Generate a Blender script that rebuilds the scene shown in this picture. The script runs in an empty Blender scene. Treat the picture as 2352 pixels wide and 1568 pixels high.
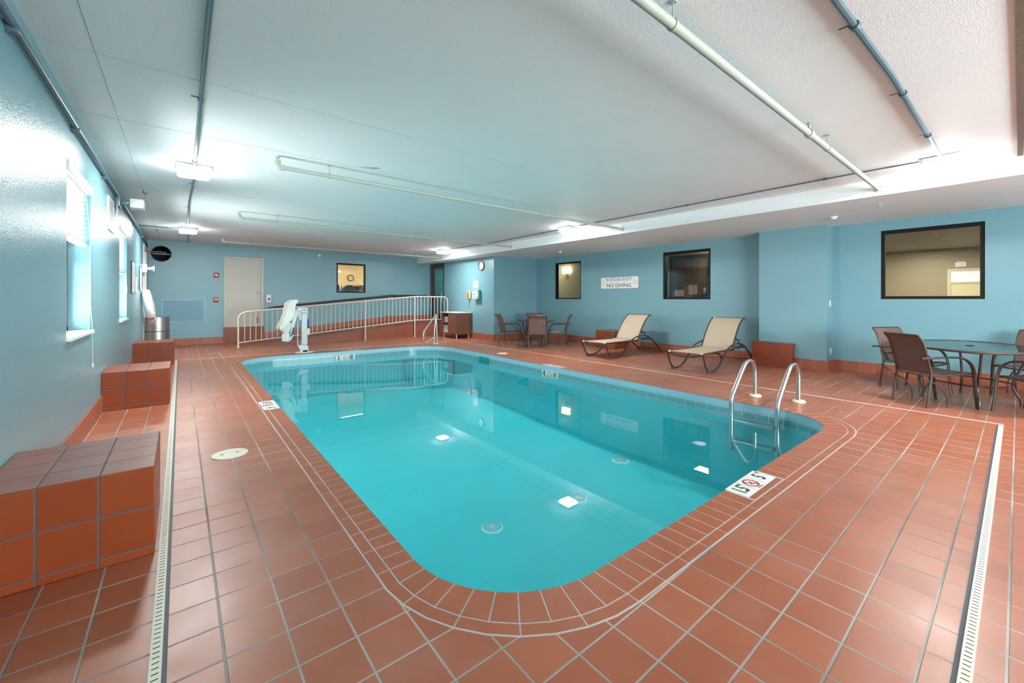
import bpy, bmesh, math, random
from mathutils import Matrix, Vector
from mathutils.geometry import tessellate_polygon
random.seed(7)
PI = math.pi
S = bpy.context.scene
COL = S.collection

# ------------------------------------------------------------------ camera
def make_camera():
    yaw, pitch, roll = 0.6929, -0.0001, -0.0019
    f = Vector((math.sin(yaw)*math.cos(pitch), math.cos(yaw)*math.cos(pitch), -math.sin(pitch)))
    r = Vector((math.cos(yaw), -math.sin(yaw), 0)); d = f.cross(r)
    c, s = math.cos(roll), math.sin(roll)
    r2 = c*r + s*d; d2 = -s*r + c*d
    m = Matrix(((r2.x, -d2.x, -f.x, 0), (r2.y, -d2.y, -f.y, 0), (r2.z, -d2.z, -f.z, 1.28), (0, 0, 0, 1)))
    cam = bpy.data.cameras.new('camera'); cam.sensor_width = 36
    cam.lens = 946.41*36/2352
    cam.shift_x = (1176-1200.4)/2352; cam.shift_y = (687.8-784)/2352
    cam.clip_start = .02
    o = bpy.data.objects.new('camera', cam); COL.objects.link(o); o.matrix_world = m
    S.camera = o
make_camera()
# ------------------------------------------------------------------ light and exposure
W = bpy.data.worlds.new('world'); S.world = W; W.use_nodes = True
W.node_tree.nodes['Background'].inputs[0].default_value = (.80, .90, 1, 1)
W.node_tree.nodes['Background'].inputs[1].default_value = .8
S.view_settings.view_transform = 'Standard'; S.view_settings.look = 'None'
S.view_settings.gamma = 1; S.view_settings.use_curve_mapping = False
S.view_settings.exposure = 2.32
S.cycles.max_bounces = 10; S.cycles.diffuse_bounces = 5; S.cycles.glossy_bounces = 4
S.cycles.transparent_max_bounces = 12; S.cycles.sample_clamp_indirect = 6
S.cycles.caustics_reflective = False; S.cycles.caustics_refractive = False
S.cycles.use_denoising = True
LAMP = 68.0            # radiance of the ceiling fixtures' diffusers
def area(name, loc, direction, sx, sy, watts, color=(1, 1, 1)):
    l = bpy.data.lights.new(name, 'AREA'); l.shape = 'RECTANGLE'; l.size = sx; l.size_y = sy
    l.energy = watts; l.color = color
    o = bpy.data.objects.new(name, l); COL.objects.link(o); o.location = loc
    o.rotation_euler = Vector(direction).to_track_quat('-Z', 'Y').to_euler()
    return o
# daylight outside the windows of the left wall and the glazing behind and right of the camera
area('daylight', (-1.5, 5.33, 1.05), (1, 0, .55), 1.1, 1.1, 48, (.9, .95, 1))
area('daylight', (-1.5, 8.95, 1.05), (1, 0, .55), 1.1, 1.1, 48, (.9, .95, 1))
area('daylight', (9.9, -3.6, 1.75), (-1, .5, -.35), 1.2, 1.7, 60, (.95, .98, 1))
area('daylight', (4.0, -4.9, 1.7), (0, 1, .0), 4.6, 1.9, 300, (.86, .94, 1))

# ------------------------------------------------------------------ constants
HC, HS, XL, XR, YF, XD, YJ, BX, YB = 2.857, 2.643, -.69, 9.27, 14.75, 7.50, 10.44, 6.99, -4.3
ZW = -.165            # water level

# ------------------------------------------------------------------ node helpers
def lin(r, g, b):
    f = lambda v: (v/255/12.92) if v/255 <= .04045 else ((v/255+.055)/1.055)**2.4
    return (f(r), f(g), f(b), 1)
def new_mat(name):
    m = bpy.data.materials.new(name); m.use_nodes = True
    nt = m.node_tree; return m, nt, nt.nodes['Principled BSDF']
def simple(name, col, rough=.5, metal=0, noise=0, nscale=8, bump=0, bscale=80, spec=.5, emit=None, estr=0, coat=0):
    m, nt, p = new_mat(name)
    p.inputs['Base Color'].default_value = col; p.inputs['Roughness'].default_value = rough
    p.inputs['Metallic'].default_value = metal; p.inputs['Specular IOR Level'].default_value = spec
    if coat: p.inputs['Coat Weight'].default_value = coat
    if emit: p.inputs['Emission Color'].default_value = emit; p.inputs['Emission Strength'].default_value = estr
    tc = nt.nodes.new('ShaderNodeTexCoord')
    if noise:
        n = nt.nodes.new('ShaderNodeTexNoise'); n.inputs['Scale'].default_value = nscale; n.inputs['Detail'].default_value = 4
        nt.links.new(tc.outputs['Object'], n.inputs['Vector'])
        mx = nt.nodes.new('ShaderNodeMix'); mx.data_type = 'RGBA'
        mx.inputs[6].default_value = [c*(1-noise) for c in col[:3]]+[1]; mx.inputs[7].default_value = [min(1, c*(1+noise)) for c in col[:3]]+[1]
        nt.links.new(n.outputs['Fac'], mx.inputs[0]); nt.links.new(mx.outputs[2], p.inputs['Base Color'])
    if bump:
        n = nt.nodes.new('ShaderNodeTexNoise'); n.inputs['Scale'].default_value = bscale; n.inputs['Detail'].default_value = 3
        nt.links.new(tc.outputs['Object'], n.inputs['Vector'])
        b = nt.nodes.new('ShaderNodeBump'); b.inputs['Strength'].default_value = bump; b.inputs['Distance'].default_value = .01
        nt.links.new(n.outputs['Fac'], b.inputs['Height']); nt.links.new(b.outputs['Normal'], p.inputs['Normal'])
    return m
def wood(name, c1, c2, axis=2, scale=6, rough=.45):
    m, nt, p = new_mat(name); tc = nt.nodes.new('ShaderNodeTexCoord'); mp = nt.nodes.new('ShaderNodeMapping')
    sc = [scale*6]*3; sc[axis] = scale*.25; mp.inputs['Scale'].default_value = sc
    n = nt.nodes.new('ShaderNodeTexNoise'); n.inputs['Scale'].default_value = 1.0; n.inputs['Detail'].default_value = 6
    cr = nt.nodes.new('ShaderNodeValToRGB'); cr.color_ramp.elements[0].color = c1; cr.color_ramp.elements[1].color = c2
    cr.color_ramp.elements[0].position = .35; cr.color_ramp.elements[1].position = .65
    nt.links.new(tc.outputs['Object'], mp.inputs['Vector']); nt.links.new(mp.outputs[0], n.inputs['Vector'])
    nt.links.new(n.outputs['Fac'], cr.inputs[0]); nt.links.new(cr.outputs[0], p.inputs['Base Color'])
    p.inputs['Roughness'].default_value = rough
    return m
def M_(nt, op, a, b=None, c=None):
    n = nt.nodes.new('ShaderNodeMath'); n.operation = op
    for i, v in enumerate((a, b, c)):
        if v is None: continue
        if isinstance(v, (int, float)): n.inputs[i].default_value = v
        else: nt.links.new(v, n.inputs[i])
    return n.outputs[0]
def tile(name, off, pitch, col, grout, gw=.009, world=True, rough=.36, var=.13, haze=.0, grout2=None, gscale=.7, spec=.5):
    """quarry tile laid square on all three axes; the grid that shows on a face is that of its two in-plane axes"""
    m, nt, p = new_mat(name)
    if world: src = nt.nodes.new('ShaderNodeNewGeometry').outputs['Position']
    else: src = nt.nodes.new('ShaderNodeTexCoord').outputs['Object']
    geo = nt.nodes.new('ShaderNodeNewGeometry')
    sp = nt.nodes.new('ShaderNodeSeparateXYZ'); nt.links.new(src, sp.inputs[0])
    sn = nt.nodes.new('ShaderNodeSeparateXYZ'); nt.links.new(geo.outputs['True Normal'], sn.inputs[0])
    masks, ids = [], []
    for i in range(3):
        t = M_(nt, 'DIVIDE', M_(nt, 'SUBTRACT', sp.outputs[i], off[i]), pitch[i])
        k = M_(nt, 'ROUND', t)
        dist = M_(nt, 'MULTIPLY', M_(nt, 'ABSOLUTE', M_(nt, 'SUBTRACT', t, k)), pitch[i])
        mask = M_(nt, 'SUBTRACT', 1, M_(nt, 'SMOOTH_MIN', 1, M_(nt, 'MAXIMUM', 0, M_(nt, 'DIVIDE', M_(nt, 'SUBTRACT', dist, gw/2-.0012), .0024)), 0))
        inpl = M_(nt, 'LESS_THAN', M_(nt, 'ABSOLUTE', sn.outputs[i]), .5)
        masks.append(M_(nt, 'MULTIPLY', mask, inpl)); ids.append(M_(nt, 'MULTIPLY', M_(nt, 'FLOOR', t), inpl))
    g = M_(nt, 'MAXIMUM', M_(nt, 'MAXIMUM', masks[0], masks[1]), masks[2])
    cx = nt.nodes.new('ShaderNodeCombineXYZ')
    for i in range(3): nt.links.new(ids[i], cx.inputs[i])
    wn = nt.nodes.new('ShaderNodeTexWhiteNoise'); wn.noise_dimensions = '3D'; nt.links.new(cx.outputs[0], wn.inputs['Vector'])
    n = nt.nodes.new('ShaderNodeTexNoise'); n.inputs['Scale'].default_value = 5; n.inputs['Detail'].default_value = 5; nt.links.new(src, n.inputs['Vector'])
    v = M_(nt, 'ADD', M_(nt, 'MULTIPLY', wn.outputs['Value'], .55), M_(nt, 'MULTIPLY', n.outputs['Fac'], .45))
    mx = nt.nodes.new('ShaderNodeMix'); mx.data_type = 'RGBA'; nt.links.new(v, mx.inputs[0])
    mx.inputs[6].default_value = (col[0]*(1-var), col[1]*(1-var*1.3), col[2]*(1-var*1.3), 1)
    mx.inputs[7].default_value = (col[0]*(1+var), col[1]*(1+var*1.3), col[2]*(1+var*1.3), 1)
    base = mx.outputs[2]
    if haze:     # pinkish haze of the ceiling's reflection, painted into the tile colour in patches
        hn = nt.nodes.new('ShaderNodeTexNoise'); hn.inputs['Scale'].default_value = 2.3; hn.inputs['Detail'].default_value = 7; nt.links.new(src, hn.inputs['Vector'])
        hf = M_(nt, 'MULTIPLY', M_(nt, 'MAXIMUM', 0, M_(nt, 'SUBTRACT', hn.outputs['Fac'], .5)), haze*4)
        hm = nt.nodes.new('ShaderNodeMix'); hm.data_type = 'RGBA'; nt.links.new(hf, hm.inputs[0])
        nt.links.new(base, hm.inputs[6]); hm.inputs[7].default_value = (.55, .42, .38, 1); base = hm.outputs[2]
    gx = nt.nodes.new('ShaderNodeMix'); gx.data_type = 'RGBA'
    gn = nt.nodes.new('ShaderNodeTexNoise'); gn.inputs['Scale'].default_value = gscale; gn.inputs['Detail'].default_value = 4; nt.links.new(src, gn.inputs['Vector'])
    gr = M_(nt, 'MULTIPLY_ADD', gn.outputs['Fac'], 5, -2.1); gr = M_(nt, 'MINIMUM', 1, M_(nt, 'MAXIMUM', 0, gr))
    nt.links.new(gr, gx.inputs[0]); gx.inputs[6].default_value = grout2 or grout; gx.inputs[7].default_value = grout
    fx = nt.nodes.new('ShaderNodeMix'); fx.data_type = 'RGBA'; nt.links.new(g, fx.inputs[0])
    nt.links.new(base, fx.inputs[6]); nt.links.new(gx.outputs[2], fx.inputs[7]); nt.links.new(fx.outputs[2], p.inputs['Base Color'])
    rr = M_(nt, 'ADD', M_(nt, 'MULTIPLY_ADD', n.outputs['Fac'], .22, rough-.11), M_(nt, 'MULTIPLY', g, .4)); nt.links.new(rr, p.inputs['Roughness'])
    p.inputs['Specular IOR Level'].default_value = spec
    fine = nt.nodes.new('ShaderNodeTexNoise'); fine.inputs['Scale'].default_value = 40; nt.links.new(src, fine.inputs['Vector'])
    b = nt.nodes.new('ShaderNodeBump'); b.inputs['Strength'].default_value = .5; b.inputs['Distance'].default_value = .002
    nt.links.new(M_(nt, 'ADD', M_(nt, 'SUBTRACT', 1, g), M_(nt, 'MULTIPLY', fine.outputs['Fac'], .12)), b.inputs['Height']); nt.links.new(b.outputs[0], p.inputs['Normal'])
    return m
def glassy(name, tint, ior=1.5, rough=0.0, wave=0.0):
    """thin clear sheet: what is behind it, plus the mirror image by Fresnel's law"""
    m = bpy.data.materials.new(name); m.use_nodes = True; nt = m.node_tree; nt.nodes.clear()
    out = nt.nodes.new('ShaderNodeOutputMaterial'); mx = nt.nodes.new('ShaderNodeMixShader')
    tr = nt.nodes.new('ShaderNodeBsdfTransparent'); tr.inputs[0].default_value = tint
    gl = nt.nodes.new('ShaderNodeBsdfGlossy'); gl.inputs['Roughness'].default_value = rough
    fr = nt.nodes.new('ShaderNodeFresnel'); g_ = nt.nodes.new('ShaderNodeNewGeometry')
    # the sheet does not bend light, so both faces reflect alike (the node inverts the index on back faces)
    nt.links.new(M_(nt, 'MULTIPLY_ADD', g_.outputs['Backfacing'], 1/ior-ior, ior), fr.inputs['IOR'])
    nt.links.new(fr.outputs[0], mx.inputs[0]); nt.links.new(tr.outputs[0], mx.inputs[1]); nt.links.new(gl.outputs[0], mx.inputs[2])
    nt.links.new(mx.outputs[0], out.inputs[0])
    if wave:
        geo = nt.nodes.new('ShaderNodeNewGeometry')
        n = nt.nodes.new('ShaderNodeTexNoise'); n.inputs['Scale'].default_value = 1.6; n.inputs['Detail'].default_value = 1
        nt.links.new(geo.outputs['Position'], n.inputs['Vector'])
        b = nt.nodes.new('ShaderNodeBump'); b.inputs['Strength'].default_value = wave; b.inputs['Distance'].default_value = .02
        nt.links.new(n.outputs['Fac'], b.inputs['Height']); nt.links.new(b.outputs[0], gl.inputs['Normal'])
    return m

TERRA = (.335, .096, .043, 1)
GR, GR2 = (.42, .39, .37, 1), (.16, .155, .14, 1)
m_floor = tile('quarry_tile_floor', (.1235, .4195, .003), (.1973, .1973, 9), TERRA, GR, grout2=GR2, haze=.12, gw=.008)
m_base = tile('quarry_tile_baseboard', (.1235, .4195, .2), (.1973, .1973, 9), (.36, .105, .055, 1), (.30, .27, .25, 1), gw=.007, rough=.4)
m_bench = tile('quarry_tile_bench', (0, 0, .045), (.1973, .1973, .1973), (.25, .048, .013, 1), (.075, .075, .08, 1), gw=.008, world=False, rough=.34, spec=.4)
m_ramp = tile('quarry_tile_ramp', (.1235, .4195, .045), (.1973, .1973, .16), (.25, .072, .036, 1), (.20, .14, .12, 1), gw=.006, rough=.4)
m_coping = simple('coping_brick', (.335, .094, .040, 1), .40, noise=.20, nscale=6, bump=.04, bscale=90)
m_grout = simple('grout', (.42, .39, .38, 1), .8, noise=.35, nscale=3)
def wall_paint():
    m = simple('blue_wall_paint', (.185, .365, .420, 1), .25, noise=.05, nscale=1.5, spec=.5)
    nt = m.node_tree; p = nt.nodes['Principled BSDF']; geo = nt.nodes.new('ShaderNodeNewGeometry')
    n = nt.nodes.new('ShaderNodeTexNoise'); n.inputs['Scale'].default_value = 105; n.inputs['Detail'].default_value = 3
    nt.links.new(geo.outputs['Position'], n.inputs['Vector'])
    b = nt.nodes.new('ShaderNodeBump'); b.inputs['Strength'].default_value = .9; b.inputs['Distance'].default_value = .0032
    nt.links.new(n.outputs['Fac'], b.inputs['Height']); nt.links.new(b.outputs[0], p.inputs['Normal'])
    return m
m_wall = wall_paint()
m_ceil = simple('ceiling_paint', (.88, .90, .91, 1), .62, noise=.03, nscale=2, bump=.25, bscale=120)
m_cream = simple('cream_paint', (.66, .58, .44, 1), .4)
m_pipe = simple('painted_pipe', (.43, .455, .40, 1), .4, noise=.08, nscale=5)
m_galv = simple('galvanised_conduit', (.12, .185, .225, 1), .38, metal=.45, noise=.25, nscale=12)
m_steel = simple('stainless_steel', (.54, .54, .53, 1), .32, metal=1, noise=.05, nscale=20)
m_white = simple('white_plastic', (.80, .80, .78, 1), .35)
m_lift = simple('ivory_lift_plastic', (.80, .78, .70, 1), .38)
m_whitemetal = simple('white_powder_coat', (.72, .73, .72, 1), .35)
m_rail = simple('cream_rail_paint', (.68, .60, .50, 1), .38, noise=.12, nscale=9)
m_black = simple('black_frame', (.008, .007, .008, 1), .55, spec=.25)
m_dark = simple('dark_bronze_frame', (.045, .032, .028, 1), .35, coat=.3)
m_brown = simple('brown_tube', (.085, .060, .050, 1), .32, metal=.3)
m_sling = simple('brown_mesh_sling', (.155, .095, .080, 1), .75, bump=.6, bscale=400, noise=.1)
m_beige = simple('beige_mesh_sling', (.52, .41, .30, 1), .75, noise=.08, nscale=3, bump=.4, bscale=300)
m_rubber = simple('grey_rubber', (.07, .08, .09, 1), .6)
m_cap = simple('ivory_escutcheon', (.83, .74, .48, 1), .4)
m_door = simple('beige_door_paint', (.54, .515, .46, 1), .42, noise=.03)
m_doorfr = simple('beige_frame_paint', (.56, .53, .47, 1), .4)
m_plaster = simple('pool_plaster', (.032, .55, .62, 1), .6, noise=.10, nscale=1.3)
m_bond = simple('pale_blue_pool_paint', (.34, .62, .74, 1), .45, noise=.06, nscale=4)
m_water = glassy('pool_water', (.78, .97, .97, 1), 1.33, 0, .02)
m_glass = glassy('window_glass', (.80, .82, .80, 1), 1.5)
m_glasstop = glassy('table_glass', (.42, .52, .50, 1), 1.6, .03)
m_red = simple('red_plastic', (.42, .02, .025, 1), .35)
m_orange = simple('orange_plastic', (.80, .36, .10, 1), .35)
m_teal = simple('green_plastic', (.01, .30, .25, 1), .35)
m_blue = simple('navy_plastic', (.01, .03, .16, 1), .4)
m_paper = simple('white_paper', (.82, .82, .80, 1), .6)
m_ink = simple('black_ink', (.02, .02, .02, 1), .5)
m_grey = simple('grey_ink', (.30, .30, .31, 1), .5)
m_redink = simple('red_ink', (.50, .02, .04, 1), .5)
m_pinkink = simple('faded_red_ink', (.55, .33, .30, 1), .5)
m_tilewhite = simple('white_marker_tile', (.74, .74, .70, 1), .25)
m_grille = simple('blue_painted_grille', (.25, .48, .60, 1), .4)
m_grilleback = simple('grille_backing', (.09, .22, .30, 1), .6)
m_walnut = wood('walnut_laminate', (.155, .060, .036, 1), (.27, .115, .072, 1), 2, 5)
m_handwood = simple('dark_wood_handrail', (.055, .022, .022, 1), .35)
m_copper = simple('reddish_pipe', (.30, .13, .10, 1), .4, metal=.4)
m_tan = simple('tan_wall_paint', (.34, .29, .19, 1), .5)
m_gymwall = simple('cream_gym_wall', (.72, .56, .30, 1), .6)
m_darkwood = wood('dark_wood_door', (.05, .027, .016, 1), (.085, .045, .026, 1), 2, 3)
m_carpet = simple('brown_carpet', (.10, .07, .05, 1), .95)
m_towel = simple('white_towel', (.78, .82, .86, 1), .95, bump=.9, bscale=150)
m_lens = simple('lamp_diffuser', (.9, .9, .9, 1), .4, emit=(1, .985, .96, 1), estr=LAMP)
m_lensrim = simple('lamp_diffuser_rim', (.9, .9, .9, 1), .4, emit=(1, .985, .96, 1), estr=9)
m_panel = simple('gym_light_panel', (.9, .9, .9, 1), .4, emit=(1, .95, .85, 1), estr=5)
m_sconce = simple('sconce_shade', (.9, .85, .7, 1), .6, emit=(1, .86, .60, 1), estr=1.8)
m_blind = simple('white_blind', (.80, .80, .78, 1), .5)
m_seam = simple('ceiling_seam', (.40, .43, .45, 1), .8)
m_caulk = simple('white_joint_caulk', (.70, .66, .58, 1), .7, noise=.25, nscale=8)
m_drain = simple('ivory_drain_cover', (.66, .62, .50, 1), .5, noise=.12, nscale=6)
m_draincast = simple('pale_blue_drain_plastic', (.45, .78, .78, 1), .4)
m_drainhole = simple('drain_hole_shade', (.02, .26, .30, 1), .8)
m_slot = simple('dark_slot', (.02, .02, .02, 1), .8)
m_lot = simple('pale_ground', (.5, .48, .42, 1), .9)

# ------------------------------------------------------------------ mesh builder
class MB:
    def __init__(s): s.bm = bmesh.new(); s.slot = 0; s.smooth = False
    def _f(s, vs):
        try: f = s.bm.faces.new(vs)
        except ValueError: return None
        f.material_index = s.slot; f.smooth = s.smooth; return f
    def box(s, a, b, bev=0, seg=2):
        x0, y0, z0 = [min(p, q) for p, q in zip(a, b)]; x1, y1, z1 = [max(p, q) for p, q in zip(a, b)]
        v = [s.bm.verts.new(p) for p in ((x0, y0, z0), (x1, y0, z0), (x1, y1, z0), (x0, y1, z0), (x0, y0, z1), (x1, y0, z1), (x1, y1, z1), (x0, y1, z1))]
        fs = [s._f([v[i] for i in q]) for q in ((0, 3, 2, 1), (4, 5, 6, 7), (0, 1, 5, 4), (1, 2, 6, 5), (2, 3, 7, 6), (3, 0, 4, 7))]
        if bev:
            es = list({e for f in fs for e in f.edges})
            r = bmesh.ops.bevel(s.bm, geom=es, offset=bev, segments=seg, affect='EDGES', profile=.5)
            for f in r['faces']: f.material_index = s.slot; f.smooth = True
        return s
    def obox(s, c, u, v, w, bev=0):
        """oriented box: centre c, half-extent vectors u, v, w"""
        c, u, v, w = map(Vector, (c, u, v, w))
        q = [s.bm.verts.new(c+a*u+b*v+d*w) for a, b, d in ((-1, -1, -1), (1, -1, -1), (1, 1, -1), (-1, 1, -1), (-1, -1, 1), (1, -1, 1), (1, 1, 1), (-1, 1, 1))]
        fs = [s._f([q[i] for i in k]) for k in ((0, 3, 2, 1), (4, 5, 6, 7), (0, 1, 5, 4), (1, 2, 6, 5), (2, 3, 7, 6), (3, 0, 4, 7))]
        if bev:
            es = list({e for f in fs for e in f.edges})
            r = bmesh.ops.bevel(s.bm, geom=es, offset=bev, segments=2, affect='EDGES', profile=.5)
            for f in r['faces']: f.material_index = s.slot; f.smooth = True
        return s
    def tube(s, pts, r, n=10, closed=False, ry=None, cap=True):
        """round tube along pts; r may be a list; ry squashes it into a flat oval across"""
        pts = [Vector(p) for p in pts]; N = len(pts)
        rs = r if isinstance(r, (list, tuple)) else [r]*N
        t0 = (pts[1]-pts[0]).normalized()
        nrm = Vector((0, 0, 1)) if abs(t0.z) < .9 else Vector((1, 0, 0))
        nrm = (nrm-nrm.dot(t0)*t0).normalized(); rings = []
        for i in range(N):
            if closed: t = (pts[(i+1) % N]-pts[i-1]).normalized()
            else: t = (pts[min(i+1, N-1)]-pts[max(i-1, 0)]).normalized()
            nrm = (nrm-nrm.dot(t)*t).normalized(); bn = t.cross(nrm)
            k = ry if ry else 1
            rings.append([s.bm.verts.new(pts[i]+rs[i]*(math.cos(2*PI*j/n)*nrm+k*math.sin(2*PI*j/n)*bn)) for j in range(n)])
        sm = s.smooth; s.smooth = True
        for i in range(N if closed else N-1):
            a, b = rings[i], rings[(i+1) % N]
            for j in range(n): s._f((a[j], a[(j+1) % n], b[(j+1) % n], b[j]))
        s.smooth = False
        if not closed and cap: s._f(rings[0][::-1]); s._f(rings[-1])
        s.smooth = sm
        return s
    def cyl(s, a, b, r, n=20, r2=None):
        a, b = Vector(a), Vector(b); return s.tube([a, b], [r, r if r2 is None else r2], n)
    def lathe(s, c, prof, n=32, axis='z'):
        """prof: (radius, height) pairs"""
        c = Vector(c); ax = {'z': (Vector((1, 0, 0)), Vector((0, 1, 0)), Vector((0, 0, 1))), 'x': (Vector((0, 1, 0)), Vector((0, 0, 1)), Vector((1, 0, 0))), 'y': (Vector((0, 0, 1)), Vector((1, 0, 0)), Vector((0, 1, 0)))}[axis]
        rings = [[s.bm.verts.new(c+r*(math.cos(2*PI*j/n)*ax[0]+math.sin(2*PI*j/n)*ax[1])+h*ax[2]) for j in range(n)] if r > 1e-6 else [s.bm.verts.new(c+h*ax[2])] for r, h in prof]
        for a, b in zip(rings, rings[1:]):
            for j in range(n):
                if len(a) == 1 and len(b) > 1: s._f((a[0], b[j], b[(j+1) % n]))
                elif len(b) == 1 and len(a) > 1: s._f((a[j], a[(j+1) % n], b[0]))
                elif len(a) > 1: s._f((a[j], a[(j+1) % n], b[(j+1) % n], b[j]))
        return s
    def prism(s, poly, lo, hi, plane='xy', bev=0):
        """closed polygon extruded along the third axis"""
        f = {'xy': lambda p, h: (p[0], p[1], h), 'xz': lambda p, h: (p[0], h, p[1]), 'yz': lambda p, h: (h, p[0], p[1])}[plane]
        a = [s.bm.verts.new(f(p, lo)) for p in poly]; b = [s.bm.verts.new(f(p, hi)) for p in poly]; n = len(poly)
        fs = [s._f(a[::-1]), s._f(b)]+[s._f((a[i], a[(i+1) % n], b[(i+1) % n], b[i])) for i in range(n)]
        if bev:
            es = list({e for q in fs[:2] for e in q.edges})
            r = bmesh.ops.bevel(s.bm, geom=es, offset=bev, segments=2, affect='EDGES', profile=.5)
            for q in r['faces']: q.material_index = s.slot; q.smooth = True
        return s
    def sheet(s, path, w0, w1, th, plane='xz'):
        """cloth strip: path in the x-z plane swept from y=w0 to y=w1 with thickness th"""
        P = [Vector((p[0], 0, p[1])) for p in path]; N = len(P); up, dn = [], []
        for i in range(N):
            t = (P[min(i+1, N-1)]-P[max(i-1, 0)]).normalized(); nn = Vector((-t.z, 0, t.x))*th/2
            up.append(P[i]+nn); dn.append(P[i]-nn)
        loop = up+dn[::-1]
        a = [s.bm.verts.new((p.x, w0, p.z)) for p in loop]; b = [s.bm.verts.new((p.x, w1, p.z)) for p in loop]; n = len(loop)
        for i in range(n):
            f = s._f((a[i], a[(i+1) % n], b[(i+1) % n], b[i]))
            if f: f.smooth = True
        for i in range(N-1):
            s._f((a[i+1], a[i], a[n-1-i], a[n-2-i])); s._f((b[i], b[i+1], b[n-2-i], b[n-1-i]))
        return s
    def build(s, name, mat, parent=None, at=None, kind=None):
        bmesh.ops.recalc_face_normals(s.bm, faces=s.bm.faces)
        off = Vector((0, 0, 0))
        if parent is not None:
            q = parent
            while q is not None: off += q.location; q = q.parent
        elif at is not None: off = Vector(at)
        if off.length > 0: bmesh.ops.translate(s.bm, verts=s.bm.verts, vec=-off)
        me = bpy.data.meshes.new(name); s.bm.to_mesh(me); s.bm.free()
        if any(p.use_smooth for p in me.polygons): me.set_sharp_from_angle(angle=math.radians(40))
        for m in (mat if isinstance(mat, (list, tuple)) else [mat]): me.materials.append(m)
        o = bpy.data.objects.new(name, me); COL.objects.link(o)
        if parent is not None: o.parent = parent
        elif at is not None: o.location = at
        if kind: o['kind'] = kind
        return o
def tag(o, label, cat, group=None):
    o['label'] = label; o['category'] = cat
    if group: o['group'] = group
    return o
def thing(name, label, cat, loc=(0, 0, 0), group=None):
    o = bpy.data.objects.new(name, None); COL.objects.link(o); o.empty_display_size = .1
    o.location = loc; return tag(o, label, cat, group)
def struct(name, mb, mat, parent=None, at=None):
    return mb.build(name, mat, parent, at, None if parent else 'structure')
def copy_tree(o, parent=None):
    c = o.copy(); COL.objects.link(c); c.parent = parent
    for ch in o.children: copy_tree(ch, c)
    return c
def smooth_path(pts, k=4, closed=False):
    """Catmull-Rom through the points"""
    P = [Vector(p) for p in pts]; n = len(P); out = []
    for i in range(n if closed else n-1):
        if closed: p0, p1, p2, p3 = P[i-1], P[i], P[(i+1) % n], P[(i+2) % n]
        else: p0, p1, p2, p3 = P[max(i-1, 0)], P[i], P[i+1], P[min(i+2, n-1)]
        for j in range(k):
            t = j/k
            out.append(.5*((2*p1)+(p2-p0)*t+(2*p0-5*p1+4*p2-p3)*t*t+(3*p1-p0-3*p2+p3)*t**3))
    if not closed: out.append(P[-1])
    return out
def text(name, s, size, loc, right, up, mat, parent, wscale=1.0, extrude=.0008, bold=0.0, align='CENTER'):
    cu = bpy.data.curves.new(name, 'FONT'); cu.body = s; cu.size = size; cu.align_x = align; cu.align_y = 'CENTER'
    cu.extrude = extrude; cu.offset = bold; cu.resolution_u = 3
    t = bpy.data.objects.new(name+'_curve', cu)
    me = bpy.data.meshes.new_from_object(t); bpy.data.objects.remove(t); bpy.data.curves.remove(cu)
    r, u = Vector(right).normalized(), Vector(up).normalized(); n = r.cross(u)
    off = Vector((0, 0, 0)); q = parent
    while q is not None: off += q.location; q = q.parent
    for v in me.vertices:
        v.co = Vector(loc)+r*v.co.x*wscale+u*v.co.y+n*v.co.z-off
    me.materials.append(mat); me.name = name
    o = bpy.data.objects.new(name, me); COL.objects.link(o); o.parent = parent
    return o
def ring_flat(mb, c, right, up, ro, ri, th, n=28, slash=False):
    """flat ring (and its 45 degree bar) on a wall or floor plane"""
    c, r, u = Vector(c), Vector(right).normalized(), Vector(up).normalized(); w = r.cross(u)*th
    A = [[mb.bm.verts.new(c+rad*(math.cos(2*PI*i/n)*r+math.sin(2*PI*i/n)*u)+k*w) for i in range(n)] for rad, k in ((ro, 0), (ro, 1), (ri, 1), (ri, 0))]
    for a, b in zip(A, A[1:]):
        for i in range(n): mb._f((a[i], a[(i+1) % n], b[(i+1) % n], b[i]))
    if slash:
        dv = (-r+u).normalized(); pv = (r+u).normalized(); mb.obox(c+w*.5, dv*(ri+.5*(ro-ri)), pv*(ro-ri)*.45, w*.5)

# ------------------------------------------------------------------ room shell
def wall_panels(mb, axis, c0, c1, a0, a1, z0, z1, holes):
    """wall slab between c0 and c1 on the given axis, running a0..a1, with rectangular holes (a, b, zlo, zhi)"""
    def bx(p, q, r, t):
        if q-p < 1e-4 or t-r < 1e-4: return
        if axis == 'x': mb.box((c0, p, r), (c1, q, t))
        else: mb.box((p, c0, r), (q, c1, t))
    cur = a0
    for (p, q, r, t) in sorted(holes):
        bx(cur, p, z0, z1); bx(p, q, z0, r); bx(p, q, t, z1); cur = q
    bx(cur, a1, z0, z1); return mb
# left wall: two windows, exhaust door
WIN1, WIN2, DR2 = (4.78, 5.89, .97, 2.385), (8.42, 9.50, .96, 2.37), (13.46, 14.30, 0, 2.56)
struct('wall_left', wall_panels(MB(), 'x', XL-.22, XL, YB, YF+.2, 0, HC, [WIN1, WIN2, DR2]), m_wall)
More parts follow.
